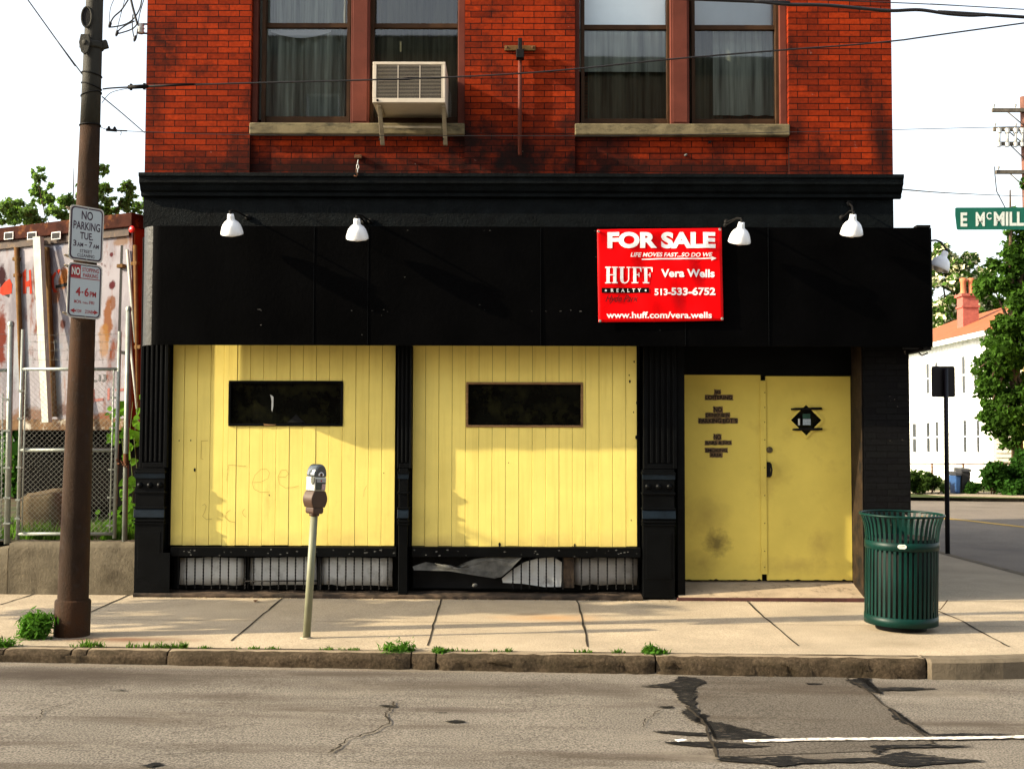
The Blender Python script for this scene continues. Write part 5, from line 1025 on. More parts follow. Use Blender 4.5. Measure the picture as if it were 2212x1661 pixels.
# strips of aluminium leaning against the trailer
ls = MB(); a, b = TP(78, 512, -.10), TP(98, 912, -.35); ls.obox((a+b)/2, b-a, (b-a).length/2, (1, 0, 0), .045, (0, 1, 0), .015); a, b = TP(88, 512, -.13), TP(106, 912, -.40); ls.obox((a+b)/2, b-a, (b-a).length/2, (1, 0, 0), .02, (0, 1, 0), .03)
o = ls.build('leaning_strip', TRP, None, local=True); o.location = TR0; o.rotation_euler = (0, 0, TROT); tag(o, 'pale aluminium strips leaning on the trailer doors', 'metal strip')
# boulder
def rock(name, c, rx_, ry_, rz_, m, label, cat, seed):
    bm = bmesh.new(); bmesh.ops.create_icosphere(bm, subdivisions=3, radius=1); r = random.Random(seed); ph = [r.uniform(0, 6) for _ in range(6)]
    for v in bm.verts:
        p = v.co.copy(); k = 1+.12*math.sin(3*p.x+ph[0])+.1*math.sin(4*p.y+ph[1])+.1*math.sin(5*p.z+ph[2])+r.uniform(-.025, .025)
        q = Vector([math.copysign(abs(t)**.55, t) for t in p]); v.co = Vector((q.x*rx_*k, q.y*ry_*k, q.z*rz_*k))
    me = bpy.data.meshes.new(name); bm.to_mesh(me); bm.free(); me.materials.append(m); o = bpy.data.objects.new(name, me); COL.objects.link(o); o.location = c; me.polygons.foreach_set('use_smooth', [True]*len(me.polygons)); return tag(o, label, cat)
c = P(95, 1090, 1.0); rock('boulder', (c.x, 1.0, LZ+.24), .24, .22, .30, mat('mossy_rock', (.085, .062, .034), .95, .1, .5, 6, 1., 20, stains=[((.04, .035, .02), 6, .5, .65, .7)]), 'mossy brown block of broken stone behind the gate', 'rock', 2)

# ================================================================== plants
def leaves(cl, nl, size, seed, up=.3, quad=True, asp=1.7, shell=.55):
    """cl: array of clump centres+radii (x,y,z,r[,squash]); returns verts, faces arrays of diamond leaves"""
    g = np.random.default_rng(seed); cl = np.array(cl, float); w = cl[:, 3]**2; w /= w.sum(); idx = g.choice(len(cl), nl, p=w)
    d = g.normal(size=(nl, 3)); ln = np.linalg.norm(d, axis=1)[:, None]; c = cl[idx, :3] + d*cl[idx, 3][:, None]*.62*np.array([1, 1, .8]); d = d/ln
    n = d*.6 + g.normal(size=(nl, 3))*.6 + np.array([0, 0, up]); n /= np.linalg.norm(n, axis=1)[:, None]
    a = np.cross(n, g.normal(size=(nl, 3))); a /= np.linalg.norm(a, axis=1)[:, None]; b = np.cross(n, a)
    s = size*(.6+.8*g.random(nl))[:, None]
    v = np.stack([c-a*s*asp*.5, c+b*s*.5-n*s*.12, c+a*s*asp*.5, c-b*s*.5-n*s*.12], 1).reshape(-1, 3); f = np.arange(nl*4).reshape(-1, 4)
    return v, f
def leafmesh(name, v, f, m, parent=None, loc=(0, 0, 0), mi=None):
    me = bpy.data.meshes.new(name); me.vertices.add(len(v)); me.vertices.foreach_set('co', (v-np.array(loc)).ravel()); me.loops.add(f.size); me.loops.foreach_set('vertex_index', f.ravel()); me.polygons.add(len(f)); me.polygons.foreach_set('loop_start', np.arange(0, f.size, f.shape[1])); me.polygons.foreach_set('loop_total', np.full(len(f), f.shape[1]))
    for q in (m if isinstance(m, list) else [m]): me.materials.append(q)
    if mi is not None: me.polygons.foreach_set('material_index', mi)
    me.update(); me.validate(); o = bpy.data.objects.new(name, me); COL.objects.link(o)
    if parent is not None: o.parent = parent
    else: o.location = loc
    return o
def subclumps(cl, k, seed, rs=(.25, .5)):
    g = random.Random(seed); out = []
    for (x, y, z, r) in cl:
        for _ in range(k):
            d = Vector((g.gauss(0, 1), g.gauss(0, 1), g.gauss(0, 1))).normalized()*r*g.uniform(.35, 1.); out.append((x+d.x, y+d.y, z+d.z*.85, r*g.uniform(*rs)))
    return out
def tree(name, base, clumps, nl, size, m, label, cat, seed, trunk_r=.15, k=10, rs=(.2, .42), group=None, mats=None, frac=0.):
    t = thing(name, base, label, cat, group); sc = subclumps(clumps, k, seed, rs); v, f = leaves(sc, nl, size, seed)
    if mats: mi = (np.random.default_rng(seed+99).random(len(f)) < frac).astype(np.int32); leafmesh('crown', v, f, mats, t, base, mi)
    else: leafmesh('crown', v, f, m, t, base)
    mb = MB(); b = Vector(base); g = random.Random(seed); cz = min(c[2] for c in clumps); top = Vector((sum(c[0] for c in clumps)/len(clumps), sum(c[1] for c in clumps)/len(clumps), max(c[2] for c in clumps)))
    mid = b.lerp(top, .45)+Vector((g.uniform(-.2, .2), 0, 0)); mb.tube([b-Vector((0, 0, .2)), b.lerp(mid, .5)+Vector((g.uniform(-.1, .1), 0, 0)), mid, mid.lerp(top, .55), top], [trunk_r, trunk_r*.8, trunk_r*.6, trunk_r*.35, trunk_r*.1], 10)
    for c in clumps: p = b.lerp(top, g.uniform(.3, .6)); e = Vector(c[:3]); mb.tube([p, p.lerp(e, .5)+Vector((0, 0, .1)), e], [trunk_r*.35, trunk_r*.22, trunk_r*.06], 6)
    for s in sc[::3]: e = Vector(s[:3]); c = min(clumps, key=lambda q: (Vector(q[:3])-e).length); mb.tube([Vector(c[:3]), e], [trunk_r*.08, trunk_r*.03], 4)
    mb.build('trunk', BARK, t); return t
def pc(x, y, r, Y): p = P(x, y, Y); return (p.x, Y+random.uniform(-.4, .4), p.z, r*(Y+12.2)/F)
LT = P(140, 700, 11)
tree('tree', (LT.x, 11.3, LZ), [pc(*q, 11) for q in ((85, 425, 38), (92, 385, 22), (225, 425, 42), (222, 365, 22), (150, 455, 45), (25, 455, 34), (270, 440, 34), (278, 405, 20), (60, 470, 50), (210, 475, 50), (-40, 450, 60), (185, 395, 20), (330, 460, 40))], 15000, .05, LF_FAR, 'thin leafy tree showing above the trailer roof', 'tree', 11, .06, 26, (.09, .2))
# young tree on the pavement further up the street, just outside the frame; its shade falls on the slabs
tree('tree', (-9.4, -2.3, gz(-8)), [(-10.3, -2.75, 4.3, .75), (-9.2, -2.35, 4.6, .7), (-11.1, -2.7, 4.0, .6), (-9.6, -2.2, 3.7, .55)], 2600, .16, LF_FAR, 'young street tree on the pavement left of the pole', 'tree', 12, .07, 9, (.22, .4))
bt = P(2215, 1060, 27)
tree('tree', (bt.x, 27.5, -.06), [pc(*q, 27) for q in ((2150, 620, 45), (2190, 560, 55), (2225, 640, 70), (2172, 700, 40), (2200, 740, 70), (2150, 790, 38), (2128, 830, 24), (2180, 830, 60), (2138, 885, 27), (2165, 900, 50), (2225, 880, 70), (2215, 480, 40), (2235, 410, 40), (2108, 800, 12), (2260, 700, 90), (2270, 560, 80), (2190, 945, 34))], 52000, .095, LF_BIG, 'big green tree hanging over the white house at the right edge', 'tree', 13, .22, 26, (.10, .26))
b3 = P(2060, 900, 60)
tree('tree', (b3.x, 60, -.06), [pc(*q, 60) for q in ((2030, 560, 36), (2060, 600, 44), (2045, 660, 40), (2095, 560, 22), (2085, 640, 36), (2110, 640, 30), (2020, 690, 36), (2120, 600, 24), (2000, 620, 40), (2130, 660, 36))], 22000, .24, None, 'tree with cream blossom behind the orange roofed house', 'tree', 14, .3, 16, (.14, .3), mats=[LF_BLO, BLOSSOM], frac=.34)
def bush(name, clumps, nl, size, m, label, seed, k=16, rs=(.2, .4), cat='bush'):
    base = (clumps[0][0], clumps[0][1], -.06); t = thing(name, base, label, cat); v, f = leaves(subclumps(clumps, k, seed, rs), nl, size, seed); v[:, 2] = np.maximum(v[:, 2], -.05); leafmesh('foliage', v, f, m, t, base)
    mb = MB()
    for c in clumps: mb.tube([(base[0]+(c[0]-base[0])*.6, base[1], -.1), (c[0], c[1], c[2])], [.03, .008], 5)
    mb.build('stems', BARK, t); return t
bush('bush', [pc(*q, 24.5) for q in ((2150, 1040, 26), (2110, 1055, 18), (2180, 1030, 34), (2215, 1035, 42), (2140, 1015, 20), (2260, 1030, 50), (2185, 1060, 26), (2225, 990, 26))], 20000, .08, LF_BUSH, 'dense dark green bush over the far pavement at the right edge', 21)
bush('weed_patch', [pc(*q, 25) for q in ((1975, 1040, 22), (2000, 1035, 24), (2022, 1045, 18), (1950, 1035, 26), (1985, 1052, 14), (2035, 1055, 10))], 6000, .085, LF_TALL, 'tall wild weeds by the far fence, left of the black sign post', 22, cat='weeds')
def blades(name, spots, hgt, m, label=None, cat=None, kind=None, seed=0, wid=.006, lean=.5, loc=None):
    g = random.Random(seed); mb = MB()
    for (x, y, z, n, rad, hh) in spots:
        for _ in range(n):
            a = g.uniform(0, 6.283); rr = rad*math.sqrt(g.random()); bx, by = x+rr*math.cos(a), y+rr*math.sin(a)*.6; h_ = hh*g.uniform(.45, 1.1); la = g.uniform(0, 6.283); ll = h_*g.uniform(.1, lean); wv = Vector((math.cos(la+1.57), math.sin(la+1.57), 0))*wid*g.uniform(.6, 1.4); d = Vector((math.cos(la), math.sin(la), 0)); b = Vector((bx, by, z))
            mb.add([b-wv, b+wv, b+d*ll*.35+Vector((0, 0, h_*.6))+wv*.8, b+d*ll*.35+Vector((0, 0, h_*.6))-wv*.8, b+d*ll+Vector((0, 0, h_))], [(0, 1, 2, 3), (3, 2, 4)])
    o = mb.build(name, m, None, loc=loc or spots[0][:3], norm=False); return tag(o, label, cat, kind=kind)
def kp(x): p = G(x, 1390); return p.x, KY(p.x)+.012
sp_ = []; g = random.Random(3)
for x0, x1, n, hh in ((0, 40, 9, .06), (168, 240, 16, .055), (290, 430, 22, .05), (300, 470, 14, .035), (525, 640, 10, .028), (690, 790, 10, .03), (836, 900, 16, .055), (1000, 1110, 8, .03), (1240, 1280, 5, .03), (1315, 1345, 5, .03), (1380, 1425, 10, .045), (960, 1030, 8, .03)):
    for _ in range(n): x, y = kp(g.uniform(x0, x1)); sp_.append((x, y, gz(x), 9, .035, hh*g.uniform(.6, 1.3)))
blades('grass', sp_, .05, GRASSM, kind='stuff', seed=4, wid=.0045, lean=1.3)
def weed(x, y, z, h_, r_, n, lf, label, seed, m=LF_WEED):
    t = thing('weed', (x, y, z), label, 'weed'); cl = [(x+random.uniform(-r_, r_)*.6, y+random.uniform(-r_, r_)*.4, z+h_*random.uniform(.25, .8), r_*random.uniform(.3, .55)) for _ in range(16)]
    v, f = leaves(cl, n, lf, seed, .5, asp=3.6, shell=.2); v[:, 2] = np.maximum(v[:, 2], z+.004); leafmesh('leaves', v, f, m, t, (x, y, z))
    mb = MB()
    for c in cl: mb.tube([(x, y, z-.01), ((x+c[0])/2, (y+c[1])/2, z+(c[2]-z)*.6), c[:3]], [.004, .003, .0015], 5)
    mb.build('stems', mat('green_stem', (.05, .10, .02), .7, .2) if 'green_stem' not in bpy.data.materials else bpy.data.materials['green_stem'], t)
p = G(82, 1378); weed(p.x, p.y, gz(p.x), .18, .125, 2200, .017, 'bushy bright green weed at the foot of the rusty pole', 31)
x, y = kp(868); weed(x, y, gz(x), .02, .14, 420, .012, 'low spreading weed in the kerb joint right of the meter', 32)
x, y = kp(957); weed(x, y-.05, gz(x)-.01, .03, .06, 420, .012, 'weed hanging over the kerb edge at the chipped stone', 33)
x, y = kp(1397); weed(x, y, gz(x), .035, .085, 340, .013, 'small tufted weed at the kerb joint below the yellow doors', 34)
x, y = kp(20); weed(x, y, gz(x), .025, .12, 300, .012, 'low weed on the kerb at the far left edge', 35)
# leafy vine between gate post and building, rough growth in the lot
def bigleaf(mb, c, s, d, g):
    n = Vector((g.uniform(-.5, .3), -1, g.uniform(0, .9))).normalized(); a = (Vector(d)-n*Vector(d).dot(n)).normalized(); b = n.cross(a); o = [(0, 0), (.35, .28), (.30, .62), (.12, .95), (0, 1.1), (-.12, .95), (-.30, .62), (-.35, .28)]
    mb.add([Vector(c)+a*(v*s)+b*(u*s*1.25)+n*(.12*s*abs(u)*2) for u, v in o], [(0, 1, 2, 3, 4), (0, 4, 5, 6, 7)])
vt = thing('vine', (P(280, 1170, .5).x, .5, LZ), 'bright green big leaved vine between the gate post and the building', 'plant'); g = random.Random(8); mb = MB(); st = MB()
for _ in range(95):
    y = g.choice([g.uniform(860, 1000), g.uniform(1000, 1165), g.uniform(900, 960), g.uniform(1090, 1165)]); x = g.uniform(236, 304) if y < 960 else g.uniform(262, 300); bigleaf(mb, P(x, y, g.uniform(.5, 1.1)), g.uniform(.05, .12), (g.uniform(-.6, .6), 0, g.uniform(-1, .3)), g)
for _ in range(40): x, y = g.uniform(215, 300), g.uniform(1105, 1165); bigleaf(mb, P(x, y, g.uniform(.5, .9)), g.uniform(.04, .08), (g.uniform(-1, 1), 0, g.uniform(-.2, 1)), g)
mb.build('leaves', LF_VINE, vt, norm=False)
for x in (270, 285, 296): st.tube([P(x-4, 1168, .75), P(x+3, 1050, .75), P(x-6, 950, .8), P(x+2, 868, .8)], [.008, .006, .005, .003], 6)
st.build('stems', mat('vine_stem', (.08, .11, .03), .7, .2), vt)
sp_ = []
for _ in range(150): x, y = g.uniform(-6.2, -3.9), g.uniform(.5, 2.2); sp_.append((x, y, LZ-.02, 12, .08, g.uniform(.06, .22)))
for q in (70, 85, 100, 180, 240, 260): p = P(q, 1140, .6); sp_.append((p.x, .55, LZ-.02, 40, .10, .22))
blades('grass', sp_, .1, GRASSM, kind='stuff', seed=6, wid=.006, lean=.9)
# far off wood closing the horizon
cl = [(-110+i*5.5, 105+random.uniform(-6, 6), random.uniform(1.5, 4.2), random.uniform(2.6, 3.6)) for i in range(44)]; v, f = leaves(subclumps(cl, 5, 51, (.4, .7)), 14000, .8, 51); tag(leafmesh('treeline', v, f, LF_BUSH, None, (0, 105, 0)), kind='stuff')
# dark hedge added behind the lot so the gap under the trailer stays dark
cl = [(-9+i*.75, 10.2+random.uniform(-.3, .3), LZ+random.uniform(.3, 1.2), .8) for i in range(8)]; v, f = leaves(subclumps(cl, 8, 41), 5000, .14, 41); t = thing('hedge', (-6.5, 10.2, LZ), 'dark hedge at the back of the lot behind the trailer', 'hedge'); leafmesh('foliage', v, f, LF_BUSH, t, (-6.5, 10.2, LZ)); mb = MB()
for c in cl: mb.tube([(c[0], c[1], LZ-.1), c[:3]], [.03, .01], 5)
mb.build('stems', BARK, t)

# ================================================================== right background
HX = 18.6
def HP(x, y, dx=0.): return PL(x, y, (HX+dx, 0, 0), (1, 0, 0))
hs = thing('house', (HX, 40, -.06), 'white sided two storey house with an orange hipped roof', 'house')
ez = 5.8; hy0, hy1 = 33.4, 52.
mb = MB(); n = 34
for i in range(n):                                     # clapboards lapping each other
    za, zb = -.06+(ez+.06)*i/n, -.06+(ez+.06)*(i+1)/n
    mb.add([(HX-.03, hy0, za), (HX-.03, hy1, za), (HX, hy1, zb), (HX, hy0, zb)], [(0, 1, 2, 3)]); mb.add([(HX-.03, hy0, za), (HX, hy0, za), (HX, hy1, za), (HX-.03, hy1, za)], [(0, 1, 2, 3)])
    mb.add([(HX, hy0-.03, za), (HX+8, hy0-.03, za), (HX+8, hy0, zb), (HX, hy0, zb)], [(0, 1, 2, 3)])
mb.box(HX+.001, HX+8, hy0+.001, hy1, -.06, ez); mb.build('wall', SIDING, hs)
rg = 7.75; mb = MB(); e = .45; A = [(HX-e, hy0-e, ez), (HX+8+e, hy0-e, ez), (HX+8+e, hy1+e, ez), (HX-e, hy1+e, ez)]; r1_, r2_ = (HX+4, hy0+4.2, rg), (HX+4, hy1-4, rg)
mb.add(A+[r1_, r2_], [(0, 1, 4), (1, 2, 5, 4), (2, 3, 5), (3, 0, 4, 5), (0, 3, 2, 1)]); roof = mb.build('roof', ROOFO, hs)
mb = MB(); mb.box(HX-e-.06, HX-e+.02, hy0-e, hy1+e, ez-.16, ez+.03); mb.box(HX-e, HX+8+e, hy0-e-.06, hy0-e+.02, ez-.16, ez+.03); mb.box(HX-e+.02, HX-.001, hy0-e+.02, hy1, ez-.05, ez-.02); mb.box(HX-.04, HX-.0305, hy0, hy1, ez-.45, ez-.06); mb.split('gutter', TRIM, hs)
cc = P(2091, 690, hy0+7.5); cy_ = hy0+7.5; s_ = (cy_+12.2)/F
mb = MB(); zc0, zc1 = 6.0, P(2091, 642, cy_).z; hwc = 17*s_; mb.box(cc.x-hwc, cc.x+hwc, cy_-.35, cy_+.35, zc0, zc1); mb.box(cc.x-hwc-.08, cc.x+hwc+.08, cy_-.43, cy_+.43, zc1, zc1+.12); mb.box(cc.x-hwc-.05, cc.x+hwc+.05, cy_-.4, cy_+.4, zc1-.5, zc1-.42); ch = mb.build('chimney', CHIM, roof)
for dx_ in (-9, 8): MB().lathe([(.16, 0), (.13, .08), (.12, .55), (.16, .6), (.16, .72), (.1, .74)], (cc.x+dx_*s_, cy_, zc1+.12), (0, 0, 1), 12).build('chimney_pot', POT, ch)
def hwin(x0, x1, y0, y1):
    a, b = HP((x0+x1)/2, y1), HP((x0+x1)/2, y0); pa, pb = HP(x0, (y0+y1)/2), HP(x1, (y0+y1)/2); ya, yb = sorted((pa.y, pb.y)); z0, z1 = a.z, b.z; f_ = .09; xw = HX-.06
    w = MB().box(xw, HX-.032, ya-f_, ya, z0-f_, z1+f_).box(xw, HX-.032, yb, yb+f_, z0-f_, z1+f_).box(xw, HX-.032, ya, yb, z1, z1+f_).box(xw-.03, HX-.032, ya, yb, z0-f_, z0).box(xw, HX-.032, ya, yb, (z0+z1)/2-.03, (z0+z1)/2+.03).build('window', TRIM, hs)
    MB().box(HX-.045, HX-.033, ya, yb, z0, z1).build('pane', WINDK, w)
for q in ((1974, 1982, 915, 977), (2004.5, 2011.5, 913, 976), (2024, 2030, 911, 976), (2084, 2091, 908, 977), (2113, 2119, 908, 977), (2003.5, 2010, 786, 850), (2023, 2029, 783, 850), (2081, 2088, 770, 850), (2107, 2114, 768, 850)): hwin(*q)
h2 = thing('house', (HX, 26, -.06), 'cream yellow sided house half hidden behind the big tree', 'house'); mb = MB(); n = 30; z1 = 5.2
for i in range(n):
    za, zb = -.06+z1*i/n, -.06+z1*(i+1)/n; mb.add([(HX+.6, 21, za), (HX+.6, 32.2, za), (HX+.63, 32.2, zb), (HX+.63, 21, zb)], [(0, 1, 2, 3)]); mb.add([(HX+.6, 21, za), (HX+.63, 21, za), (HX+.63, 32.2, za), (HX+.6, 32.2, za)], [(0, 1, 2, 3)])
mb.box(HX+.631, HX+8, 21, 32.2, -.06, z1-.06); mb.build('wall', SIDINGY, h2); mb = MB(); mb.add([(HX+.2, 20.6, 5.1), (HX+8.4, 20.6, 5.1), (HX+8.4, 32.4, 5.1), (HX+.2, 32.4, 5.1), (HX+4.3, 20.6, 7), (HX+4.3, 32.4, 7)], [(0, 1, 4), (3, 2, 5), (0, 4, 5, 3), (1, 2, 5, 4), (0, 3, 2, 1)]); mb.build('roof', mat('grey_shingles', (.13, .13, .13), .9, .1), h2)
for y in (24, 27, 30): w = MB().box(HX+.54, HX+.60, y-.5, y+.5, 1, 2.8).build('window', TRIM, h2); MB().box(HX+.53, HX+.5399, y-.4, y+.4, 1.1, 2.7).build('pane', WINDK, w)
# far fence and bins
ff = thing('wire_fence', (12, 25.6, -.06), 'low rusty wire fence in front of the white house', 'fence'); fy = 25.8
fz = P(2100, 1001, fy).z; mb = MB()
for i in range(15): x = 9.5+i*1.0; mb.tube([(x, fy, -.1), (x, fy, fz)], .03, 6)
mb.split('post', RUST, ff); mb = MB(); mb.tube([(9.5, fy, fz-.01), (24, fy, fz-.01)], .022, 6)
for i in range(5): mb.tube([(9.5, fy, .1+i*fz/5.5), (24, fy, .1+i*fz/5.5)], .005, 4)
mb.split('rail', RUST, ff)
def bin_(name, x, yb, yt, w, m, label, Y):
    a = P(x, yb, Y); s_ = (Y+12.2)/F; z1 = P(x, yt, Y).z; ww = w*s_/2; t = thing(name, (a.x, Y, -.05), label, 'wheelie bin')
    mb = MB(); mb.add([(a.x-ww*.8, Y-.25, -.05), (a.x+ww*.8, Y-.25, -.05), (a.x+ww*.8, Y+.25, -.05), (a.x-ww*.8, Y+.25, -.05), (a.x-ww, Y-.3, z1-.12), (a.x+ww, Y-.3, z1-.12), (a.x+ww, Y+.3, z1-.12), (a.x-ww, Y+.3, z1-.12)], [(0, 1, 2, 3), (4, 5, 6, 7), (0, 1, 5, 4), (1, 2, 6, 5), (2, 3, 7, 6), (3, 0, 4, 7)]); mb.build('tub', m, t, bevel=.03)
    MB().prism([(a.x-ww*1.06, Y-.34, z1-.118), (a.x-ww*1.06, Y-.3, z1-.04), (a.x-ww*1.06, Y+.3, z1), (a.x-ww*1.06, Y+.34, z1-.118)], (ww*2.12, 0, 0)).build('lid', BIND, t)
bin_('wheelie_bin', 2063, 1064, 1018, 12, BINB, 'blue recycling bin beside the black sign post', 25.2); bin_('wheelie_bin', 2080, 1062, 1010, 20, BIND, 'dark grey wheelie bin just right of the blue one', 25.3)
# wooden power pole at the right edge
PY_ = 28.; s_ = (PY_+12.2)/F; px_ = P(2216, 500, PY_).x
pp = thing('power_pole', (px_, PY_, -.06), 'reddish wooden power pole with crossarms at the right edge', 'power pole')
zt_ = P(2212, 210, PY_).z; MB().tube([(px_+.15, PY_, -.2), (px_, PY_, zt_)], [.17, .12], 14).build('shaft', TPOLE, pp)
for y, l, nm in ((263-22, 72, 1), (302-20, 70, 2), (335-22, 62, 2), (400-26, 66, 1)):
    z = P(2200, y, PY_).z; a = MB().box(px_-l*s_, px_+l*s_*.9, PY_-.18, PY_-.06, z-.06, z+.06).build('crossarm', ARMW, pp); mb = MB()
    if y != 313:
        for x in ((-.95, -.3) if y < 300 else (-.92,)):
            mb.lathe([(.02, .06), (.02, .12), (.06, .14), (.03, .17), (.06, .19), (.02, .23), (0, .24)], (px_+x*l*s_, PY_-.12, z), (0, 0, 1), 10)
        mb.split('insulator', PORC, a)
    MB().tube([(px_-l*s_*.55, PY_-.15, z-.06), (px_-.05, PY_-.15, z-.55)], .02, 6).build('brace', ARMW, a)
mb = MB()
for x in (-58, -40, -22, -8): a = P(2216+x, 283, PY_-.2); b = P(2216+x, 312, PY_-.2); mb.tube([b, a], .055, 8); mb.lathe([(.09, -.08), (.09, .08)], a, (0, 0, 1), 10); mb.lathe([(.08, -.08), (.08, .06)], b, (0, 0, 1), 10)
mb.split('cutout', PORC, pp)
mb = MB(); a = P(2149, 376, PY_-.2); mb.tube([a+Vector((0, 0, .25)), a, a+Vector((.05, 0, -.6)), a+Vector((.35, 0, -1.2)), a+Vector((.9, 0, -1.6))], .018, 6); mb.build('lead', CABLE, pp)

# ================================================================== the houses across the road, seen mirrored in the upper panes
def row_building(x0, x1, y, h, storeys, m, label, seed):
    t = thing('brick_building', ((x0+x1)/2, y, -.3), label, 'building'); r = random.Random(seed); n = int((x1-x0)/2.6); op = []
    st = (h-.9)/storeys
    for k in range(storeys):
        for i in range(n): c = x0+(x1-x0)*(i+.5)/n; op.append((c-.5, c+.5, -.3+k*st+.9, -.3+k*st+2.7))
    mb = MB(); zs = [-.3]
    for k in range(storeys): zs += [-.3+k*st+.9, -.3+k*st+2.7]
    zs.append(h); xs = [x0]
    for i in range(n): c = x0+(x1-x0)*(i+.5)/n; xs += [c-.5, c+.5]
    xs.append(x1)
    for i in range(len(xs)-1):
        for k in range(len(zs)-1):
            if i % 2 == 1 and k % 2 == 1: continue
            mb.add([(xs[i], y, zs[k]), (xs[i+1], y, zs[k]), (xs[i+1], y, zs[k+1]), (xs[i], y, zs[k+1])], [(0, 1, 2, 3)])
    mb.box(x0, x1, y-9, y-.25, -.3, h-.02); mb.add([(x0, y-.3, -.3), (x0, y, -.3), (x0, y, h), (x0, y-.3, h)], [(0, 1, 2, 3)]); mb.add([(x1, y-.3, -.3), (x1, y, -.3), (x1, y, h), (x1, y-.3, h)], [(0, 1, 2, 3)]); mb.build('wall', m, t)
    mb = MB(); mb.box(x0-.1, x1+.1, y-.3, y+.12, h-.45, h-.3); mb.box(x0-.2, x1+.2, y-.3, y+.3, h-.3, h+.02); mb.box(x0, x1, y-9, y-.3, h-.019, h+.01); mb.build('cornice', BLACK, t)
    for a, b, za, zb in op:
        w = MB().box(a, a+.07, y-.16, y-.08, za, zb).box(b-.07, b, y-.16, y-.08, za, zb).box(a+.07, b-.07, y-.16, y-.08, zb-.07, zb).box(a+.07, b-.07, y-.16, y-.08, (za+zb)/2-.03, (za+zb)/2+.03).box(a-.06, b+.06, y-.2, y+.06, za-.12, za).build('window', TRIM, t)
        MB().box(a+.071, b-.071, y-.14, y-.13, za, zb-.071).build('pane', WINDK, w)
row_building(-15, 1.2, -21.5, 13.3, 4, BLACKBRICK if False else mat('dark_old_brick', (.10, .045, .03), .9, .05, .3, 6), 'tall dark brick building across the road, mirrored in the left upper windows', 1)
row_building(1.5, 17, -21.2, 12.6, 3, mat('tan_old_brick', (.15, .10, .065), .9, .05, .3, 6), 'tan brick building across the road, mirrored in the right upper windows', 2)
tag(MB().box(-60, 60, -40, -17.5, -.4, -.05).build('far_side_pavement', KERBC), kind='structure')

# ================================================================== overhead wires
def wire(pts, r, label, Y, n=6, ext=None, name='overhead_wire', m=CABLE, tau=True):
    Ys = Y if hasattr(Y, '__len__') else [Y]*len(pts); w = [P(x, y, q) for (x, y), q in zip(pts, Ys)]
    if ext: w = [w[0]+(w[0]-w[1]).normalized()*ext[0]]*(1 if ext[0] else 0) + w + [w[-1]+(w[-1]-w[-2]).normalized()*ext[1]]*(1 if ext[1] else 0)
    L = []                                                # smooth through the points
    for i in range(len(w)-1):
        p0, p1, p2, p3 = w[max(i-1, 0)], w[i], w[i+1], w[min(i+2, len(w)-1)]
        for k in range(n): t = k/n; L.append(.5*((2*p1)+(p2-p0)*t+(2*p0-5*p1+4*p2-p3)*t*t+(3*p1-p0-3*p2+p3)*t**3))
    L.append(w[-1]); mb = MB(); mb.tube(L, r, 6); o = mb.build(name, m, None, loc=L[len(L)//2]); return tag(o, label, 'cable')
t3 = cr(1300, 0, 2.0036); t2 = cr(550, 0, 2.765); t1 = cr(0, 0, 3.687)
wire([t3(680, -2), t3(940, 8), t3(1100, 22), t3(1280, 26), t3(1500, 46), t3(1600, 52), t3(1720, 48), t3(1850, 66), t3(1960, 74), t3(2050, 72), t3(2212, 82)], .013, 'thick black cable crossing the top right corner of the view', -3.2, ext=(8, 8))
wire([t3(900, -6), t3(1250, 2), t3(1600, 14), t3(1900, 28), t3(2212, 46)], .004, 'thin messenger strand just above the thick black cable', -3.2, ext=(8, 8))
w_ = wire([(222, 193), (276, 189), (506, 181), (806, 173), (1005, 166), t3(0, 335), t3(550, 280), t3(1100, 235), t3(1590, 195), t3(2212, 110)], .0065, 'black service wire rising from the steel pole across both windows', [PB.y]*10, ext=(0, 8))
a, b = P(277, 189, PB.y), P(318, 187, PB.y); mb = MB(); mb.tube([a, b], .018, 8); mb.tube([b, P(420, 183, PB.y)], .010, 8)
for t in (.15, .85): c = a.lerp(b, t); mb.lathe([(.0, -.026), (.012, -.026), (.012, .026), (0, .026)], c, (0, 0, 1), 8)
tag(mb.build('wire_clamp', IRON, None, loc=a), 'black wedge clamp on the wire right beside the steel pole', 'clamp')
wire([(220, 223), t1(960, 805), (278, 191)], .003, 'thin slack wire below the black wedge clamp', PB.y)
wire([t1(875, 1105), t1(920, 1122), t1(1000, 1130), t1(1250, 1142), (560, 292), (1240, 294), t3(540, 636), t3(1000, 625), t3(1600, 611), t3(2212, 596)], .0028, 'thin wire running below the window sills from the steel pole', PB.y, ext=(0, 8))
a, b = P(*t1(920, 1125), PB.y), P(*t1(1010, 1132), PB.y); mb = MB(); mb.tube([a, b], .012, 8)
for t in (.25, .8): c = a.lerp(b, t); mb.lathe([(.022, -.004), (.008, .03), (0, .034)], c, (0, 0, 1), 8)
mb.tube([b, P(*t1(1100, 1135), PB.y)], .006, 6); mb.tube([b+Vector((.03, 0, 0)), P(*t1(1050, 1150), PB.y), P(*t1(1043, 1172), PB.y)], .003, 5); tag(mb.build('wire_clamp', IRON, None, loc=a), 'small dark clamp on the thin wire beside the steel pole', 'clamp')
wire([t1(885, 840), t1(1060, 985), t1(1250, 1150)], .005, 'wire slanting down from the pole to the brick corner', [PB.y, -1.3, -.01])
wire([t1(720, 655), t1(480, 335), t1(240, 0)], .006, 'wire slanting up from the pole to the top left corner', PB.y, ext=(0, 8))
wire([t3(1615, 890), t3(1880, 910), t3(2212, 924)], .009, 'dark cable leaving the cornice towards the wooden pole', [.6, 8, 18], ext=(0, 12))
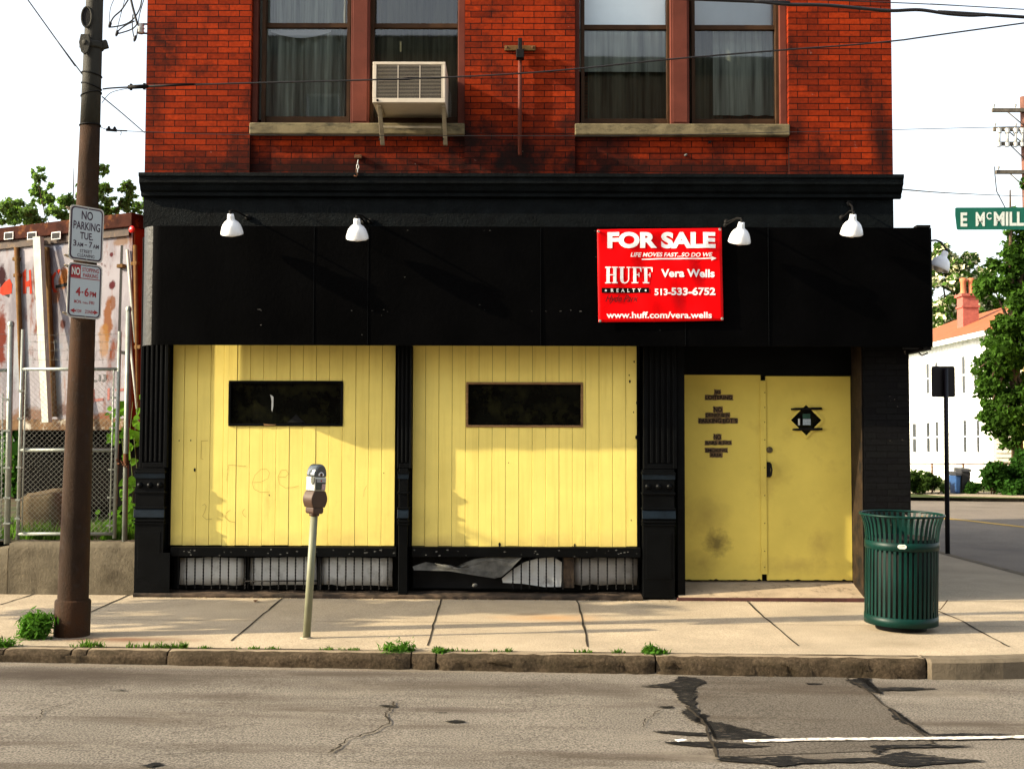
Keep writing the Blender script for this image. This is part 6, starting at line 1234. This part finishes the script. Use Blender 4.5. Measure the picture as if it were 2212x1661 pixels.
wire([(2040, 1006-50), (2100, 640+200), (2205, 610)], .012, 'pale service drop rising to the wooden pole past the tree', [30, 29, 28], m=PORC)
# insulator with service loops at the brick corner
ins_ = thing('wall_insulator', P(300, 62, .05), 'porcelain insulator with looped service wires at the top left brick corner', 'insulator')
c = P(*t1(1218, 250), .05); MB().lathe([(.0, -.055), (.03, -.055), (.042, -.04), (.03, -.012), (.042, .0), (.03, .02), (.038, .04), (.02, .055), (0, .055)], c, (0, 0, 1), 14).build('spool', PORC, ins_)
mb = MB()
for y in (210, 290): mb.tube([P(*t1(1195, y), .05), P(*t1(1300, y+3), .05)], .010, 8)
mb.split('clevis', IRON, ins_)
def loop(pts, r): return [P(*t1(x, y), .0+.02*i) for i, (x, y) in enumerate(pts)], r
mb = MB()
for pts, r in (([(1090, -120), (1130, -10), (1150, 70), (1180, 180), (1190, 215)], .014), ([(1110, 0), (1050, 90), (985, 150), (950, 215), (955, 238), (1080, 215), (1160, 160), (1215, 60), (1230, -60)], .008), ([(1165, 185), (1100, 215), (1040, 255), (1005, 295), (1090, 275), (1150, 250), (1185, 215)], .007), ([(1150, 130), (1145, 230), (1160, 325), (1180, 325), (1190, 260)], .007), ([(985, 0), (955, 80), (945, 200), (955, 225)], .004), ([(1080, 0), (1040, 150), (1010, 270), (1015, 285)], .004), ([(1245, 0), (1210, 120), (1195, 210)], .005)):
    w = [P(*t1(*q), .02) for q in pts]; L = []
    for i in range(len(w)-1):
        p0, p1, p2, p3 = w[max(i-1, 0)], w[i], w[i+1], w[min(i+2, len(w)-1)]
        for k in range(5): t = k/5; L.append(.5*((2*p1)+(p2-p0)*t+(2*p0-5*p1+4*p2-p3)*t*t+(3*p1-p0-3*p2+p3)*t**3))
    L.append(w[-1]); mb.tube(L, r, 6)
for q in ((955, 205), (1015, 280), (1172, 325)): c = P(*t1(*q), .02); mb.lathe([(.006, -.05), (.016, -.03), (.018, 0), (.008, .02)], c, (.3, 0, 1), 8)
mb.split('service_loop', CABLE, ins_)

# ================================================================== litter
def scrap(name, pts, c, m, label, cat, f=G, zf=gz, h_=.02):
    w = [f(*c(*p)) for p in pts]; mb = MB(); g = random.Random(len(label)); k = len(w); L = [(p.x, p.y, zf(p.x)+.005+g.uniform(0, h_)) for p in w]; cx_ = sum(p[0] for p in L)/k; cy2 = sum(p[1] for p in L)/k; L.append((cx_, cy2, zf(cx_)+h_*.8)); mb.add(L, [(i, (i+1) % k, k) for i in range(k)], smooth=False); o = mb.build(name, m, None, loc=(cx_, cy2, zf(cx_)), norm=False); sd = o.modifiers.new('thick', 'SOLIDIFY'); sd.thickness = .002; return tag(o, label, cat)
scrap('paper_scrap', [(385, 98), (410, 94), (460, 98), (468, 104), (430, 108), (395, 107)], c4, PAPER, 'crumpled white paper on the pavement below the second boarded window', 'litter')
scrap('paper_scrap', [(878, 385), (893, 376), (903, 384), (893, 391)], c4, PAPER, 'white scrap in the gutter below the yellow doors', 'litter', GR, rz)
scrap('paper_scrap', [(1085, 86), (1110, 84), (1115, 88), (1090, 90)], c3, PAPER, 'flat white scrap by the shop ledge left of the meter', 'litter', h_=.008)
scrap('dead_leaf', [(1095, 115), (1108, 110), (1116, 116), (1104, 120)], c3, RUST, 'dark dead leaf on the pavement left of the meter', 'litter')
scrap('flattened_wrapper', [(705, 722), (740, 718), (760, 724), (720, 730)], c4, PAPER, 'flattened pale wrapper on the tar seam in the road', 'litter', GR, lambda x: rz(x)+.01, .006)
a, b = GR(*c4(1480, 424)), GR(*c4(1960, 420)); a.z = rz(a.x)+.012; b.z = rz(b.x)+.014; mb = MB(); mb.obox((a+b)/2, b-a, (b-a).length/2, (0, 1, 0), .028, (0, 0, 1), .009); tag(mb.build('plank', mat('red_brown_plank', (.17, .065, .04), .8, .2, .3, 6, .3, 40), None, loc=(a+b)/2), 'thin reddish plank lying in the gutter by the kerb corner', 'plank')
scrap('wood_splinter', [(1895, 404), (1930, 402), (1945, 408), (1900, 411)], c4, WOODF, 'pale splintered wood at the end of the gutter plank', 'litter', GR, lambda x: rz(x)+.02, .02)
p = G(2018, 1318); mb = MB(); pts = [(p.x-.05, p.y+.02, gz(p.x)+.12), (p.x+.01, p.y, gz(p.x)+.02), (p.x+.05, p.y-.03, gz(p.x)+.015), (p.x+.10, p.y-.02, gz(p.x)+.07), (p.x+.13, p.y, gz(p.x)+.10)]; mb.tube(pts, .005, 6); tag(mb.build('twig', BARK, None, loc=p), 'thin bent twig on the pavement right of the litter bin', 'twig')
# grit gathered along the ledge
g = random.Random(2); mb = MB()
for _ in range(260):
    x = g.uniform(-3.9, 3.4); y = -.11-abs(g.gauss(0, .03)); s_ = g.uniform(.003, .011); z = gz(x)+.002; mb.add([(x-s_, y-s_*.6, z), (x+s_, y-s_*.5, z), (x+s_*.7, y+s_*.7, z), (x-s_*.6, y+s_*.6, z), (x, y, z+s_*.8)], [(0, 1, 4), (1, 2, 4), (2, 3, 4), (3, 0, 4)])
tag(mb.build('grit', mat('pale_grit', (.26, .20, .12), .9, .1, .5, 60), None), kind='stuff')
for o in bpy.data.objects:
    if '_w' in o: del o['_w']
